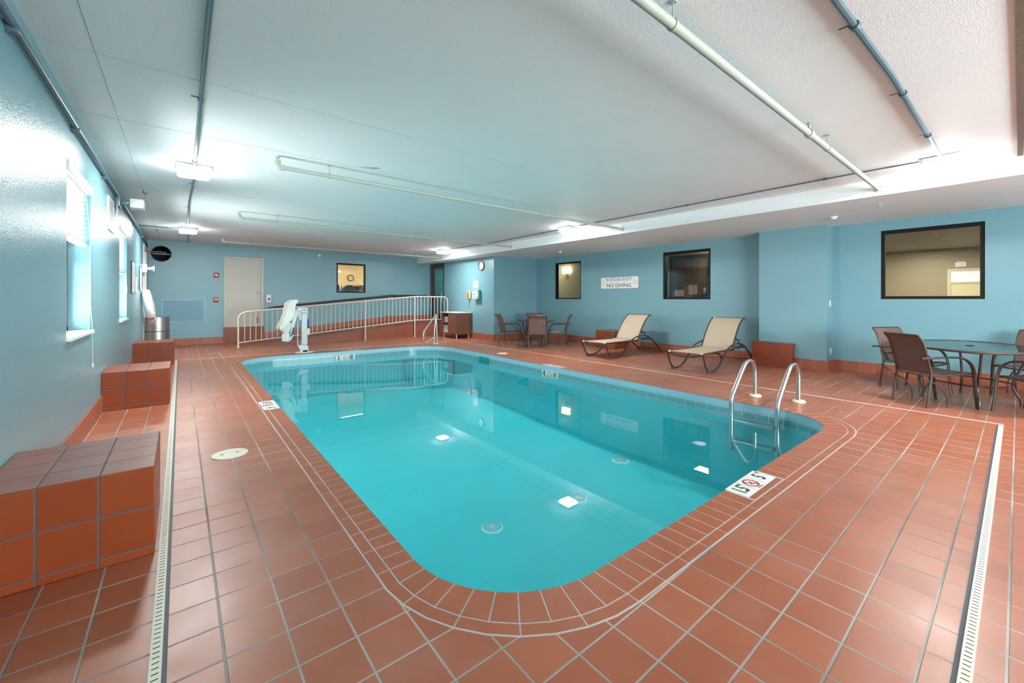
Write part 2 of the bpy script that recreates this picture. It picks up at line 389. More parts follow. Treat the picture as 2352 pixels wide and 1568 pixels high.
# far wall: door, gym window, round duct opening (hole built from a ring of quads)
DR1, GW = (.97, 1.947, .47, 2.516), (4.06, 5.028, 1.505, 2.514)
mb = wall_panels(MB(), 'y', YF, YF+.2, .2, XD+.2, 0, HC, [DR1, GW])
cxd, czd, rd = -.40, 2.497, .212
mb.box((XL-.22, YF, 0), (.2, YF+.2, czd-.25)); mb.box((XL-.22, YF, czd+.25), (.2, YF+.2, HC))
mb.box((XL-.22, YF, czd-.25), (cxd-.25, YF+.2, czd+.25)); mb.box((cxd+.25, YF, czd-.25), (.2, YF+.2, czd+.25))
def sqp(a, h):
    c, s = math.cos(a), math.sin(a); k = h/max(abs(c), abs(s)); return c*k, s*k
ring, sq, rb = [], [], []
for i in range(40):
    a = 2*PI*i/40+PI/40*0; x, z = sqp(a, .25)
    ring.append(mb.bm.verts.new((cxd+rd*math.cos(a), YF, czd+rd*math.sin(a)))); sq.append(mb.bm.verts.new((cxd+x, YF, czd+z)))
    rb.append(mb.bm.verts.new((cxd+rd*math.cos(a), YF+.2, czd+rd*math.sin(a))))
for i in range(40):
    j = (i+1) % 40; mb._f((ring[i], ring[j], sq[j], sq[i])); mb._f((ring[i], ring[j], rb[j], rb[i]))
struct('wall_far', mb, m_wall)
# right wall with the hall windows and the daylight window out of frame
WA, WB, WC, WD = (8.42, 9.53, 1.30, 2.45), (4.48, 5.68, 1.295, 2.46), (.325, 1.518, 1.30, 2.47), (-4.15, -3.0, .9, 2.45)
struct('wall_right', wall_panels(MB(), 'x', XR, XR+.16, YB, YJ, 0, HS, [WA, WB, WC, WD]), m_wall)
struct('wall_alcove', MB().box((XD, YJ, 0), (XR+.16, YJ+.15, HS)), m_wall)
DR3 = (13.57, 14.64, .49, HS)
struct('wall_entry', wall_panels(MB(), 'x', XD, XD+.15, YJ+.15, YF, 0, HS, [DR3]), m_wall)
struct('wall_pillar', MB().box((8.93, 2.20, 0), (XR, 3.33, HS)), m_wall)
BWN = (1.6, 6.4, .8, 2.5)
struct('wall_back', wall_panels(MB(), 'y', YB-.2, YB, XL-.22, XR+.16, 0, HC, [BWN]), m_wall)
struct('ceiling', MB().box((XL-.22, YB-.2, HC), (BX, YF+.2, HC+.15)), m_ceil)
struct('ceiling_soffit', MB().box((BX, YB-.2, HS), (XR+.16, YF+.2, HC+.15)), m_ceil)
# ceiling seams
mb = MB()
for x0, x1, y in ((XL, 3.2, 3.78), (XL, BX, 5.04), (XL, .9, 7.6), (5.6, BX, 2.41), (5.9, BX, 3.65)): mb.box((x0, y-.0018, HC-.0015), (x1, y+.0018, HC))
mb.box((-.4225, 1.5, HC-.0015), (-.4195, YF, HC)); struct('trim_1', mb, m_seam)
mb = MB().box((3.2, -.03, HC-.012), (BX, .012, HC)); struct('trim_2', mb, simple('rusty_joint', (.16, .11, .08, 1), .8, noise=.6, nscale=40))

# pool outline ------------------------------------------------------
def loop_pts(off, nc=14, step=.1015):
    OF = off if callable(off) else (lambda a: off)
    """rounded, slightly skewed rectangle, counter-clockwise, pushed outward by off"""
    C = [(.885, 1.285), (5.365, 1.235), (5.60, 10.53), (.945, 10.70)]; Rr = [.62, .52, .95, .70]
    pts = []
    for i in range(4):
        p, q, r = Vector(C[i-1]), Vector(C[i]), Vector(C[(i+1) % 4])
        u, v = (p-q).normalized(), (r-q).normalized(); ang = u.angle(v); t = Rr[i]/math.tan(ang/2)
        a, b = q+u*t, q+v*t; bis = (u+v).normalized(); c = q+bis*(Rr[i]/math.sin(ang/2))
        a0 = math.atan2(a.y-c.y, a.x-c.x); a1 = math.atan2(b.y-c.y, b.x-c.x)
        while a1 < a0: a1 += 2*PI
        pts.append((c, Rr[i], a0, a1))
    out = []
    for i in range(4):
        c, R0, a0, a1 = pts[i]; n = max(4, round((a1-a0)*R0/step))
        for k in range(n+1):
            a = a0+(a1-a0)*k/n; out.append((c.x+(R0+OF(a))*math.cos(a), c.y+(R0+OF(a))*math.sin(a)))
        c2, R2, b0, b1 = pts[(i+1) % 4]
        e = Vector((c.x+(R0+OF(a1))*math.cos(a1), c.y+(R0+OF(a1))*math.sin(a1))); s_ = Vector((c2.x+(R2+OF(b0))*math.cos(b0), c2.y+(R2+OF(b0))*math.sin(b0)))
        m = round((s_-e).length/step)
        for k in range(1, m): p = e.lerp(s_, k/m); out.append((p.x, p.y))
    return out
bo = lambda a: .125+.066*max(0, -math.sin(a))+.03*max(0, math.cos(a))
inner, mid, outer = loop_pts(0), loop_pts(bo), loop_pts(lambda a: bo(a)+.060)
deck_edge = loop_pts(lambda a: bo(a)+.066)

# deck
rect = [(XL-.22, YB-.2), (XR+.16, YB-.2), (XR+.16, YF+.2), (XL-.22, YF+.2)]
loops = [[Vector((x, y, 0)) for x, y in rect], [Vector((x, y, 0)) for x, y in deck_edge[::-1]]]
mb = MB(); flat = [p for l in loops for p in l]; vs = [mb.bm.verts.new(p) for p in flat]
for t in tessellate_polygon(loops): mb._f([vs[i] for i in t])
bmesh.ops.recalc_face_normals(mb.bm, faces=mb.bm.faces)
fl = mb.build('floor', m_floor, kind='structure')
if fl.data.polygons[0].normal.z < 0: fl.data.flip_normals()
mb = MB()                                    # joint caulk round the pool
mb.box((6.524, .10, 0), (6.542, 11.1, .0025)); mb.box((.0, 11.17, 0), (6.54, 11.185, .002))
struct('trim_3', mb, m_caulk)

# baseboards
def baseboard(name, segs, z=.19):
    mb = MB()
    for (x0, y0, x1, y1) in segs: mb.box((x0, y0, 0), (x1, y1, z), .003, 1)
    struct(name, mb, m_base)
t = .014
baseboard('baseboard_left', [(XL, YB, XL+t, 13.40)])
baseboard('baseboard_far', [(XL, YF-t, .955, YF)])
baseboard('baseboard_right', [(XR-t, YB, XR, 2.20), (8.93-t, 2.20-t, XR, 2.20), (8.93-t, 2.2, 8.93, 3.33), (8.93-t, 3.33, XR, 3.33+t), (XR-t, 3.33, XR, YJ)])
baseboard('baseboard_alcove', [(XD-t, YJ-t, XR, YJ), (XD-t, YJ-t, XD, 13.17)])

# ------------------------------------------------------------------ swimming pool
PC = (3.2, 6.0, 0)
pool = thing('swimming_pool', 'long indoor swimming pool with terracotta brick coping sunk in the tiled deck', 'pool', PC)
n = len(inner)
def bottom_z(x, y): return -1.05+.12*max(0, min(1, (y-4)/4))
mb = MB(); N = len(inner)                                    # plaster basin
top = [mb.bm.verts.new((x, y, -.225)) for x, y in inner]
cxp, cyp = 3.2, 6.0
def inset(x, y, d):
    v = Vector((cxp-x, cyp-y)); v = v.normalized()*d; return x+v.x, y+v.y
lo = []
for x, y in inner:
    a, b = inset(x, y, .0); lo.append(mb.bm.verts.new((a, b, bottom_z(a, b)+.22)))
lo2 = []
for x, y in inner:
    a, b = inset(x, y, .22); lo2.append(mb.bm.verts.new((a, b, bottom_z(a, b))))
for A, B in ((top, lo), (lo, lo2)):
    for i in range(N): mb._f((A[i], A[(i+1) % N], B[(i+1) % N], B[i]))
cen = mb.bm.verts.new((cxp, cyp, bottom_z(cxp, cyp)))
for i in range(N): mb._f((lo2[i], lo2[(i+1) % N], cen))
for f in mb.bm.faces: f.smooth = True
mb.build('basin', m_plaster, pool)
def band(z0, z1, name, mat, inn=0, lip=0):
    mb = MB(); pts = loop_pts(inn); N = len(pts)
    a = [mb.bm.verts.new((x, y, z0)) for x, y in pts]; b = [mb.bm.verts.new((x, y, z1)) for x, y in pts]
    for i in range(N):
        f = mb._f((a[i], a[(i+1) % N], b[(i+1) % N], b[i])); f.smooth = True
    return mb.build(name, mat, pool)
band(-.012, -.078, 'bond_beam', m_bond, 0)
# waterline tile: chevrons on six inch tiles; pattern laid along the wall with a UV map
def chevron_mat():
    m, nt, p = new_mat('waterline_chevron_tile'); uv = nt.nodes.new('ShaderNodeUVMap'); uv.uv_map = 'along'
    sp = nt.nodes.new('ShaderNodeSeparateXYZ'); nt.links.new(uv.outputs[0], sp.inputs[0])
    u, v = sp.outputs[0], sp.outputs[1]                       # metres along the wall, metres up from the tile's foot
    fr = lambda a: M_(nt, 'FRACT', a)
    tj = M_(nt, 'LESS_THAN', M_(nt, 'MULTIPLY', M_(nt, 'ABSOLUTE', M_(nt, 'SUBTRACT', fr(M_(nt, 'DIVIDE', u, .153)), .5)), .153), .0025)
    inband = M_(nt, 'LESS_THAN', M_(nt, 'ABSOLUTE', M_(nt, 'SUBTRACT', v, .086)), .034)
    edge = M_(nt, 'LESS_THAN', M_(nt, 'ABSOLUTE', M_(nt, 'SUBTRACT', M_(nt, 'ABSOLUTE', M_(nt, 'SUBTRACT', v, .086)), .040)), .0018)
    sh = M_(nt, 'SUBTRACT', u, M_(nt, 'ABSOLUTE', M_(nt, 'SUBTRACT', v, .086)))
    st = M_(nt, 'LESS_THAN', fr(M_(nt, 'DIVIDE', sh, .0255)), .68)
    chev = M_(nt, 'MULTIPLY', st, inband)
    a = nt.nodes.new('ShaderNodeMix'); a.data_type = 'RGBA'; nt.links.new(chev, a.inputs[0])
    a.inputs[6].default_value = (.36, .55, .55, 1); a.inputs[7].default_value = (.05, .30, .36, 1)
    b = nt.nodes.new('ShaderNodeMix'); b.data_type = 'RGBA'; nt.links.new(M_(nt, 'MAXIMUM', tj, edge), b.inputs[0])
    nt.links.new(a.outputs[2], b.inputs[6]); b.inputs[7].default_value = (.58, .70, .70, 1)
    nt.links.new(b.outputs[2], p.inputs['Base Color']); p.inputs['Roughness'].default_value = .2
    return m
wb = band(-.078, -.225, 'waterline_tile', chevron_mat(), 0)
uvl = wb.data.uv_layers.new(name='along'); acc = [0.0]
for i in range(N): acc.append(acc[-1]+(Vector(inner[(i+1) % N])-Vector(inner[i])).length)
for p in wb.data.polygons:
    idx = [v % N for v in p.vertices]; i = min(idx) if not (0 in idx and N-1 in idx) else N-1
    for li, vi in zip(p.loop_indices, p.vertices):
        k = vi % N; uu = acc[k] if not (i == N-1 and k == 0) else acc[N]
        uvl.data[li].uv = (uu, .147 if vi < N else 0)
# coping bricks
mbG = MB()
LN = len(inner)
gi, go = loop_pts(.003), deck_edge
a = [mbG.bm.verts.new((x, y, .0002)) for x, y in gi]; b = [mbG.bm.verts.new((x, y, .0002)) for x, y in go]
c_ = [mbG.bm.verts.new((x, y, -.014)) for x, y in gi]
for i in range(LN):
    mbG._f((a[i], a[(i+1) % LN], b[(i+1) % LN], b[i])); mbG._f((a[i], a[(i+1) % LN], c_[(i+1) % LN], c_[i]))
grout = mbG.build('coping_grout', m_grout, pool)
mb = MB()
def quad_brick(mb, A, B, C, D, g, z=0.0014, th=.045):
    """brick with corners A,B (pool side) C,D (deck side) shrunk by half the joint"""
    P = [Vector(p) for p in (A, B, C, D)]; out = []
    for i in range(4):
        p, q, r = P[i-1], P[i], P[(i+1) % 4]; u, v = (p-q).normalized(), (r-q).normalized()
        out.append(q+(u+v)*g)
    t_ = [mb.bm.verts.new((p.x, p.y, z)) for p in out]; w_ = [mb.bm.verts.new((p.x, p.y, z-th)) for p in out]
    fs = [mb._f(t_)]
    for i in range(4): mb._f((t_[i], t_[(i+1) % 4], w_[(i+1) % 4], w_[i]))
PLATES = ((2.83, 3.31, 1.0, 1.28), (.70, .90, 5.55, 6.03), (5.40, 5.64, 5.50, 5.98), (3.11, 3.59, 10.6, 10.80))
inpl = lambda p, q: any(a_ < (p[0]+q[0])/2 < b_ and c_1 < (p[1]+q[1])/2 < d_ for a_, b_, c_1, d_ in PLATES)
for i in range(LN):
    j = (i+1) % LN
    if inpl(inner[i], mid[j]): continue
    quad_brick(mb, inner[i], inner[j], mid[j], mid[i], .0042)
def poly_brick(mb, P, g, z=.0014, th=.045):
    P = [Vector(p) for p in P]; out = []
    for i in range(len(P)):
        p, q, r_ = P[i-1], P[i], P[(i+1) % len(P)]; n1 = Vector((-(q-p).y, (q-p).x)).normalized(); n2 = Vector((-(r_-q).y, (r_-q).x)).normalized()
        out.append(q+(n1+n2)*g/(1+n1.dot(n2)))
    t_ = [mb.bm.verts.new((p.x, p.y, z)) for p in out]; w_ = [mb.bm.verts.new((p.x, p.y, z-th)) for p in out]; mb._f(t_)
    for i in range(len(out)): mb._f((t_[i], t_[(i+1) % len(out)], w_[(i+1) % len(out)], w_[i]))
poly_brick(mb, [(2.835, 1.078), (3.31, 1.073), (3.31, 1.117), (2.835, 1.119)], .003)
for i in range(0, LN, 2):
    k = [i, (i+1) % LN, (i+2) % LN] if i+1 < LN else [i, 0]
    poly_brick(mb, [outer[q] for q in k]+[mid[q] for q in k[::-1]], .0040)
ED = mb
coping = ED.build('coping', m_coping, pool)
# water
mb = MB(); wp = loop_pts(-.001)
mb._f([mb.bm.verts.new((x, y, ZW)) for x, y in wp])
wo = tag(mb.build('pool_water', m_water, None, (3.2, 6, ZW)), 'still turquoise water filling the pool, mirroring walls and lamps', 'water')
if wo.data.polygons[0].normal.z < 0: wo.data.flip_normals()
# floor drains on the bottom
for (x, y) in ((2.43, 3.40), (3.55, 3.27), (4.87, 3.66)):
    z = bottom_z(x, y)+.004
    mb = MB().lathe((x, y, z), [(.125, 0), (.125, .012), (.098, .03), (.0, .034)], 36)
    dr = mb.build('bottom_drain', m_draincast, pool); h = MB()
    for rr, k in ((.025, 8), (.045, 14), (.065, 20), (.083, 26)):
        for q in range(k):
            a = 2*PI*q/k; h.box((x+rr*math.cos(a)-.0035, y+rr*math.sin(a)-.0035, z+.02), (x+rr*math.cos(a)+.0035, y+rr*math.sin(a)+.0035, z+.036))
    h.build('drain_hole', m_drainhole, dr)['kind'] = 'stuff'
# corner entry steps under the water at the far right
mb = MB()
for k in range(3):
    R = .95-.28*k; z1 = -.36-.24*k+0; pts = [(5.55, 10.5)]+[(5.55+R*math.cos(a), 10.5+R*math.sin(a)) for a in [PI+PI/2*q/10 for q in range(11)]]
    mb.prism(pts, -1.0, -.36-.24*(2-k) if False else -.36-.22*(2-(2-k)), 'xy')
mb.build('entry_steps', m_plaster, pool)
# skimmer mouth
mb = MB().box((5.50, 7.88, -.205), (5.60, 8.26, -.082)); 
mb2 = mb.build('skimmer_mouth', m_teal, pool)

# depth marker plates -------------------------------------------------
def marker(name, label, c, right, up, L, Hh, left, rgt, sub1, sub2, small=None, unit='FT'):
    r, u = Vector(right), Vector(up); n_ = r.cross(u); c = Vector(c)
    o = thing(name, label, 'depth marker', c, 'depth markers at the pool edge')
    MB().obox(c-n_*.002, r*L/2, u*Hh/2, n_*.002).build('plate', m_tilewhite, o)
    for k in (-1, 1): MB().obox(c+n_*.0002+r*k*L/6, r*.0012, u*Hh/2, n_*.0003).build('tile_joint', m_grey, o)
    z = c+n_*.0010
    text('numeral', left, Hh*.86, z-r*L*.335, right, up, m_ink, o, .62, bold=.002)
    text('numeral', rgt, Hh*.86, z+r*L*.325, right, up, m_ink, o, .72, bold=.002)
    text('unit_mark', sub1, Hh*.24, z-r*L*.205+u*Hh*.26, right, up, m_ink, o, .8)
    text('unit_mark', sub2, Hh*.24, z+r*L*.455+u*Hh*.26, right, up, m_ink, o, .8)
    mb = MB(); ring_flat(mb, z, right, up, Hh*.36, Hh*.28, .0006, slash=True); mb.build('prohibition_ring', m_redink, o)
    mb = MB(); d1 = (r*.8+u*.6).normalized(); d2 = (r*.5-u*.9).normalized()
    mb.obox(z+n_*.0008, d1*Hh*.17, u*Hh*.02, n_*.0003); mb.obox(z+n_*.0008-u*Hh*.05, d2*Hh*.12, r*Hh*.018, n_*.0003)
    mb.build('diver_figure', m_ink, o)
    if small: text('caption', small, Hh*.10, z-u*Hh*.43, right, up, m_grey, o, 1)
    return o
marker('depth_marker', 'white deck plate reading 1.5 M and 5 FT in the near coping', (3.07, 1.195, .0016), (1, .012, 0), (-.012, 1, 0), .47, .152, '1.5', '5', 'M', 'FT', 'NO DIVING')
marker('depth_marker', 'white deck plate reading 4 FT in the left coping', (.815, 5.79, .0016), (0, -1, 0), (1, 0, 0), .47, .150, '1.4', '4', 'M', 'FT', 'NO DIVING')
marker('depth_marker', 'white deck plate in the right coping beside the 4 FT waterline plate', (5.545, 5.74, .0016), (0, 1, 0), (-1, 0, 0), .47, .14, '1.4', '4', 'M', 'FT', 'NO DIVING')
marker('depth_marker', 'white deck plate in the far coping behind the 3 FT waterline plate', (3.35, 10.70, .0016), (1, -.03, 0), (0, 1, 0), .47, .14, '08', '3', 'IN', 'FT', None)
def marker_wall(label, c, right, left, rgt, u1, u2):
    r, u = Vector(right).normalized(), Vector((0, 0, 1)); n_ = r.cross(u); c = Vector(c)
    o = thing('depth_marker', label, 'depth marker', c, 'depth markers at the pool edge')
    MB().obox(c, r*.229, u*.072, n_*.004).build('plate', m_tilewhite, o); z = c+n_*.0048
    text('numeral', left, .15, z-r*.165, right, u, m_ink, o, .75, bold=.003); text('numeral', rgt, .14, z+r*.13, right, u, m_ink, o, .6, bold=.003)
    text('unit_mark', u1, .035, z-r*.09+u*.04, right, u, m_ink, o); text('unit_mark', u2, .03, z+r*.205+u*.04, right, u, m_ink, o)
    mb = MB(); ring_flat(mb, z, right, u, .052, .043, .0006, slash=True); mb.build('prohibition_ring', m_redink, o)
marker_wall('white plate reading 3 FT 08 IN on the far waterline', (3.13, 10.597, -.152), (1, -.036, 0), '3', '08', 'FT', 'IN')
marker_wall('white plate reading 4 FT 14 IN on the right waterline', (5.468, 5.76, -.152), (-.025, -1, 0), '4', '14', 'FT', 'IN')

# skimmer lids
for (x, y, r, lab) in ((.315, 4.16, .125, 'round ivory skimmer lid set in the left deck near the drain'), (5.885, 7.84, .12, 'round ivory skimmer lid set in the right deck before the far table')):
    o = thing('skimmer_lid', lab, 'skimmer lid', (x, y, 0), 'skimmer lids in the deck')
    MB().lathe((x, y, 0), [(r, 0), (r, .005), (r-.004, .007), (0, .008)], 40).build('lid', m_drain, o)
    for k in (-1, 1): MB().box((x+k*.052-.01, y-.008, .004), (x+k*.052+.01, y+.008, .0086)).build('finger_hole', m_rubber, o)
# deck drains
def strip_drain(label, a, b, w):
    a, b = Vector(a), Vector(b); d = (b-a); L = d.length; d.normalize(); s_ = Vector((-d.y, d.x, 0))
    o = thing('deck_drain', label, 'drain', a, 'strip drains beside the pool')
    MB().obox((a+b)/2+Vector((0, 0, .001)), d*L/2, s_*w/2, Vector((0, 0, .004))).build('drain_cover', m_drain, o)
    mb = MB(); k = int(L/.028)
    for i in range(k):
        p = a+d*(i+.5)*.028; mb.obox(p+Vector((0, 0, .0035))+s_*.0, d*.0022, s_*w*.30, Vector((0, 0, .002)))
    q = mb.build('drain_slot', m_slot, o); q['kind'] = 'stuff'
    MB().obox((a+b)/2+s_*(-w/2-.008)+Vector((0, 0, .0)), d*L/2, s_*.007, Vector((0, 0, .0016))).build('drain_joint', m_rubber, o)
strip_drain('long ivory slotted drain running beside the left benches', (-.066, .6, 0), (-.066, 11.2, 0), .034)
strip_drain('ivory slotted drain crossing the deck at the right', (6.47, .115, 0), (.6, .115, 0), .034)

# ------------------------------------------------------------------ windows of the left wall
def left_window(i, W_, zb, with_cord):
    y0, y1, z0, z1 = W_; xo = XL-.20
    w = MB(); f = .045
    w.box((xo, y0, z0), (xo+.05, y0+f, z1)).box((xo, y1-f, z0), (xo+.05, y1, z1)).box((xo, y0, z0), (xo+.05, y1, z0+f)).box((xo, y0, z1-f), (xo+.05, y1, z1))
    zm = z0+.62; w.box((xo, y0, zm), (xo+.045, y1, zm+.05))
    win = struct('window_%d' % i, w, m_dark)
    MB().box((xo+.02, y0+f, z0+f), (xo+.026, y1-f, z1-f)).build('window_pane', m_glass, win)
    MB().box((XL-.17, y0, z0-.03), (XL+.03, y1+.01, z0+.004), .005).build('window_sill', m_white, win)
    n_ = int((z1-.09-zb)/.046)
    b = thing('window_blind', ['', 'white slatted blind half lowered in the nearer left window, with a hanging cord', 'white slatted blind half lowered in the farther left window'][i], 'blind', (XL-.06, (y0+y1)/2, zb), 'slatted blinds of the left wall')
    MB().box((XL-.11, y0+.01, z1-.085), (XL+.015, y1-.005, z1-.005), .004).build('valance', m_blind, b)
    for k in range(n_):
        z = z1-.10-k*.046; c = Vector((XL-.05, (y0+y1)/2, z))
        MB().obox(c, (.0225, 0, .011), (0, (y1-y0)/2-.02, 0), (-.0006, 0, .0013)).build('slat', m_blind, b)
    MB().box((XL-.075, y0+.02, zb-.012), (XL-.02, y1-.02, zb+.016), .004).build('bottom_rail', m_blind, b)
    for yy in (y0+.2, (y0+y1)/2, y1-.2): MB().cyl((XL-.026, yy, zb), (XL-.026, yy, z1-.05), .0018, 6).build('ladder_string', m_blind, b)
    cyy = y1-.09
    if with_cord:
        m_ = MB().tube([(XL-.02, cyy, z1-.1), (XL+.008, cyy+.01, 1.9), (XL+.012, cyy+.01, 1.2), (XL+.02, cyy+.05, 1.0), (XL+.02, cyy+.07, .62)], .0024, 6)
        m_.box((XL+.0, cyy-.10, 1.19), (XL+.02, cyy+.0, 1.205)); m_.cyl((XL+.02, cyy+.07, .64), (XL+.02, cyy+.07, .60), .007, 8)
    else:
        m_ = MB().tube(smooth_path([(XL+.0, cyy-.25, zb), (XL+.01, cyy-.15, zb-.15), (XL+.01, cyy-.02, zb-.27), (XL+.01, cyy-.12, zb-.33), (XL+.01, cyy-.25, zb-.15)]), .004, 6)
    m_.build('cord', m_blind, b)
left_window(1, WIN1, 1.80, True); left_window(2, WIN2, 1.69, False)
# door in the left wall at the far end
d2 = struct('door_2', MB().box((XL-.10, DR2[0]+.04, .01), (XL-.055, DR2[1]-.04, DR2[3]-.04)), m_white)
mb = MB().box((XL-.12, DR2[0]-.05, 0), (XL+.02, DR2[0]+.04, DR2[3]+.05)).box((XL-.12, DR2[1]-.04, 0), (XL+.02, DR2[1]+.05, DR2[3]+.05)).box((XL-.12, DR2[0], DR2[3]-.04), (XL+.02, DR2[1], DR2[3]+.05))
mb.build('door_frame', m_white, d2)
# pipe along the top of the left wall
o = thing('wall_conduit', 'grey conduit running along the top of the left wall and down its far corner', 'pipe', (XL+.03, 4, 2.67))
MB().tube([(XL+.028, YB+.02, 2.668), (XL+.028, 14.0, 2.70), (XL+.028, 14.38, 2.62), (XL+.028, 14.40, 2.35), (XL+.028, 14.40, .2)], .019, 10).build('pipe', m_galv, o)
for y in (1.5, 3.3, 4.95, 6.65, 8.4, 10.6, 12.5):
    MB().cyl((XL+.028, y-.02, 2.668), (XL+.028, y+.02, 2.669), .026, 12).box((XL, y-.012, 2.64), (XL+.03, y+.012, 2.70)).build('pipe_clamp', m_galv, o)
# emergency lamp beside the vent
o = thing('emergency_light', 'small white lamp box on the left wall below the conduit', 'lamp', (XL+.03, 7.85, 2.60))
MB().box((XL, 7.75, 2.53), (XL+.06, 7.95, 2.66), .008).build('backplate', m_galv, o)
MB().box((XL+.06, 7.80, 2.57), (XL+.16, 7.90, 2.63), .01).build('arm', m_galv, o)
MB().box((XL+.15, 7.76, 2.53), (XL+.30, 7.98, 2.66), .02).build('lamp_head', m_white, o)
MB().tube(smooth_path([(XL+.02, 7.77, 2.56), (XL+.04, 7.70, 2.45), (XL+.02, 7.66, 2.35)]), .006, 6).build('cord', m_white, o)
def grille(name, label, axis, c0, a0, a1, z0, z1, mat, nl, dark=True, out=1):
    o = thing(name, label, 'vent', ((c0, (a0+a1)/2, z0) if axis == 'x' else ((a0+a1)/2, c0, z0)))
    B = (lambda m_, p, q, r, s_, t0, t1: m_.box((c0+out*t0, p, r), (c0+out*t1, q, s_))) if axis == 'x' else (lambda m_, p, q, r, s_, t0, t1: m_.box((p, c0+out*t0, r), (q, c0+out*t1, s_)))
    f = .03; mb = MB()
    B(mb, a0, a0+f, z0, z1, 0, .012); B(mb, a1-f, a1, z0, z1, 0, .012); B(mb, a0+f, a1-f, z0, z0+f, 0, .012); B(mb, a0+f, a1-f, z1-f, z1, 0, .012)
    mb.build('frame', mat, o)
    mb = MB(); B(mb, a0+f, a1-f, z0+f, z1-f, .0005, .002); mb.build('backing', m_slot if dark else m_grilleback, o)
    H_ = z1-z0-2*f
    for k in range(nl):
        z = z0+f+(k+.5)*H_/nl; mb = MB(); B(mb, a0+f, a1-f, z-H_/nl*.28, z+H_/nl*.28, .003, .009); mb.build('louver', mat, o)
    return o
grille('wall_vent', 'white louvered vent high on the left wall between the two windows', 'x', XL, 7.14, 7.66, 2.14, 2.555, m_whitemetal, 16)
grille('wall_grille', 'wide blue painted louvered grille low on the far wall', 'y', YF, -.40, .535, .635, 1.272, m_grille, 26, False, -1)
# wall notices of the left wall
def notice(label, y0, y1, z0, z1, frame):
    o = thing('wall_sign', label, 'sign', (XL+.008, (y0+y1)/2, z0))
    MB().box((XL, y0, z0), (XL+.016, y1, z1)).build('frame', frame, o)
    MB().box((XL+.0155, y0+.015, z0+.015), (XL+.018, y1-.015, z1-.015)).build('sheet', m_paper, o)
    mb = MB()
    for k in range(int((z1-z0-.12)/.04)): mb.box((XL+.0178, y0+.06, z1-.09-k*.04), (XL+.0186, y1-.06-(k % 3)*.04, z1-.08-k*.04))
    mb.build('print', m_grey, o)
notice('white framed notice on the left wall just past the second window', 10.22, 10.72, 1.38, 1.965, m_rubber)
notice('small white notice on the left wall between two framed notices', 11.0, 11.36, 1.42, 1.71, m_white)
notice('framed notice on the left wall above the life ring', 12.12, 12.62, 1.47, 1.985, m_rubber)
# life ring
o = thing('life_ring', 'white life ring hanging on the left wall above the trash can', 'life ring', (XL+.08, 12.75, 1.08))
cy_, cz_ = 12.75, 1.10
mb = MB(); rr = [];
pts = [(XL+.135-.05*math.sin(a), cy_+.33*math.cos(a), cz_+.33*math.sin(a)) for a in [2*PI*i/36 for i in range(36)]]
mb.tube(pts, .075, 14, closed=True); mb.build('ring', m_white, o)
for a in (.8, 2.35, 3.9, 5.5):
    c = [(XL+.135-.05*math.sin(a+q), cy_+.33*math.cos(a+q), cz_+.33*math.sin(a+q)) for q in (-.12, 0, .12)]
    MB().tube(c, .0775, 14).build('band', m_pinkink if a > 3 else m_white, o)
MB().tube(smooth_path([(XL+.02, cy_-.1, 1.46), (XL+.2, cy_+.1, 1.2), (XL+.2, cy_+.2, .85), (XL+.22, cy_+.45, .68), (XL+.24, cy_+.6, .56), (XL+.22, cy_+.5, .66), (XL+.15, cy_+.2, .9)]), .012, 7).build('rope', m_white, o)
MB().box((XL, cy_-.04, 1.40), (XL+.06, cy_+.04, 1.5)).build('hook', m_whitemetal, o)
# horn on the left wall
o = thing('wall_horn', 'small white horn on a box on the far end of the left wall', 'alarm', (XL+.02, 13.2, 1.99))
MB().box((XL, 13.10, 1.90), (XL+.08, 13.30, 2.10), .008).build('box', m_white, o)
MB().lathe((XL+.08, 13.2, 2.0), [(.03, 0), (.035, .06), (.07, .12), (.065, .13), (0, .09)], 24, 'x').build('horn', m_white, o)
tag(MB().tube([(XL, 13.9, 2.47), (XL+.28, 13.9, 2.465), (XL+.42, 13.9, 2.46)], .014, 8).build('stub_pipe', m_copper, None, (XL, 13.9, 2.47)), 'short copper coloured pipe stub in front of the round duct', 'pipe')
# trash can
o = thing('trash_can', 'round stainless steel trash can in the far left corner', 'trash can', (-.455, 14.15, 0))
MB().lathe((-.455, 14.15, 0), [(0, .004), (.235, 0), (.245, .02), (.245, .80), (.238, .80), (.236, .05), (0, .05)], 48).build('body', m_steel, o)
MB().lathe((-.455, 14.15, 0), [(.247, .445), (.2495, .45), (.2495, .462), (.247, .467)], 48).build('band', m_rubber, o)
MB().lathe((-.455, 14.15, 0), [(.247, .79), (.252, .80), (.252, .815), (.15, .818), (.12, .80)], 48).build('rim', m_steel, o)

# ------------------------------------------------------------------ tiled benches
def bench(label, x0, x1, y0, y1, h, right=True):
    """origin on the front corner so that the tile grid starts there"""
    ox = x1 if right else x0
    o = thing('tiled_bench', label, 'bench', (ox, y0, 0), 'low benches covered in quarry tile')
    MB().box((x0, y0, 0), (x1, y1, h), .004, 1).build('tiled_block', m_bench, o)
bench('low brown tiled bench nearest the camera against the left wall', XL+.001, -.098, 2.78, 3.50, .440)
bench('low brown tiled bench under the second left window', XL+.001, -.098, 6.62, 7.34, .440)
bench('low brown tiled bench in front of the trash can', XL+.001, -.098, 10.62, 11.36, .440)
bench('low tiled bench behind the first lounge chair at the right wall', 8.64, XR-.001, 6.67, 7.31, .455, False)
bench('low tiled bench against the blue pillar', 8.765, 8.929, 2.70, 3.40, .465, False)

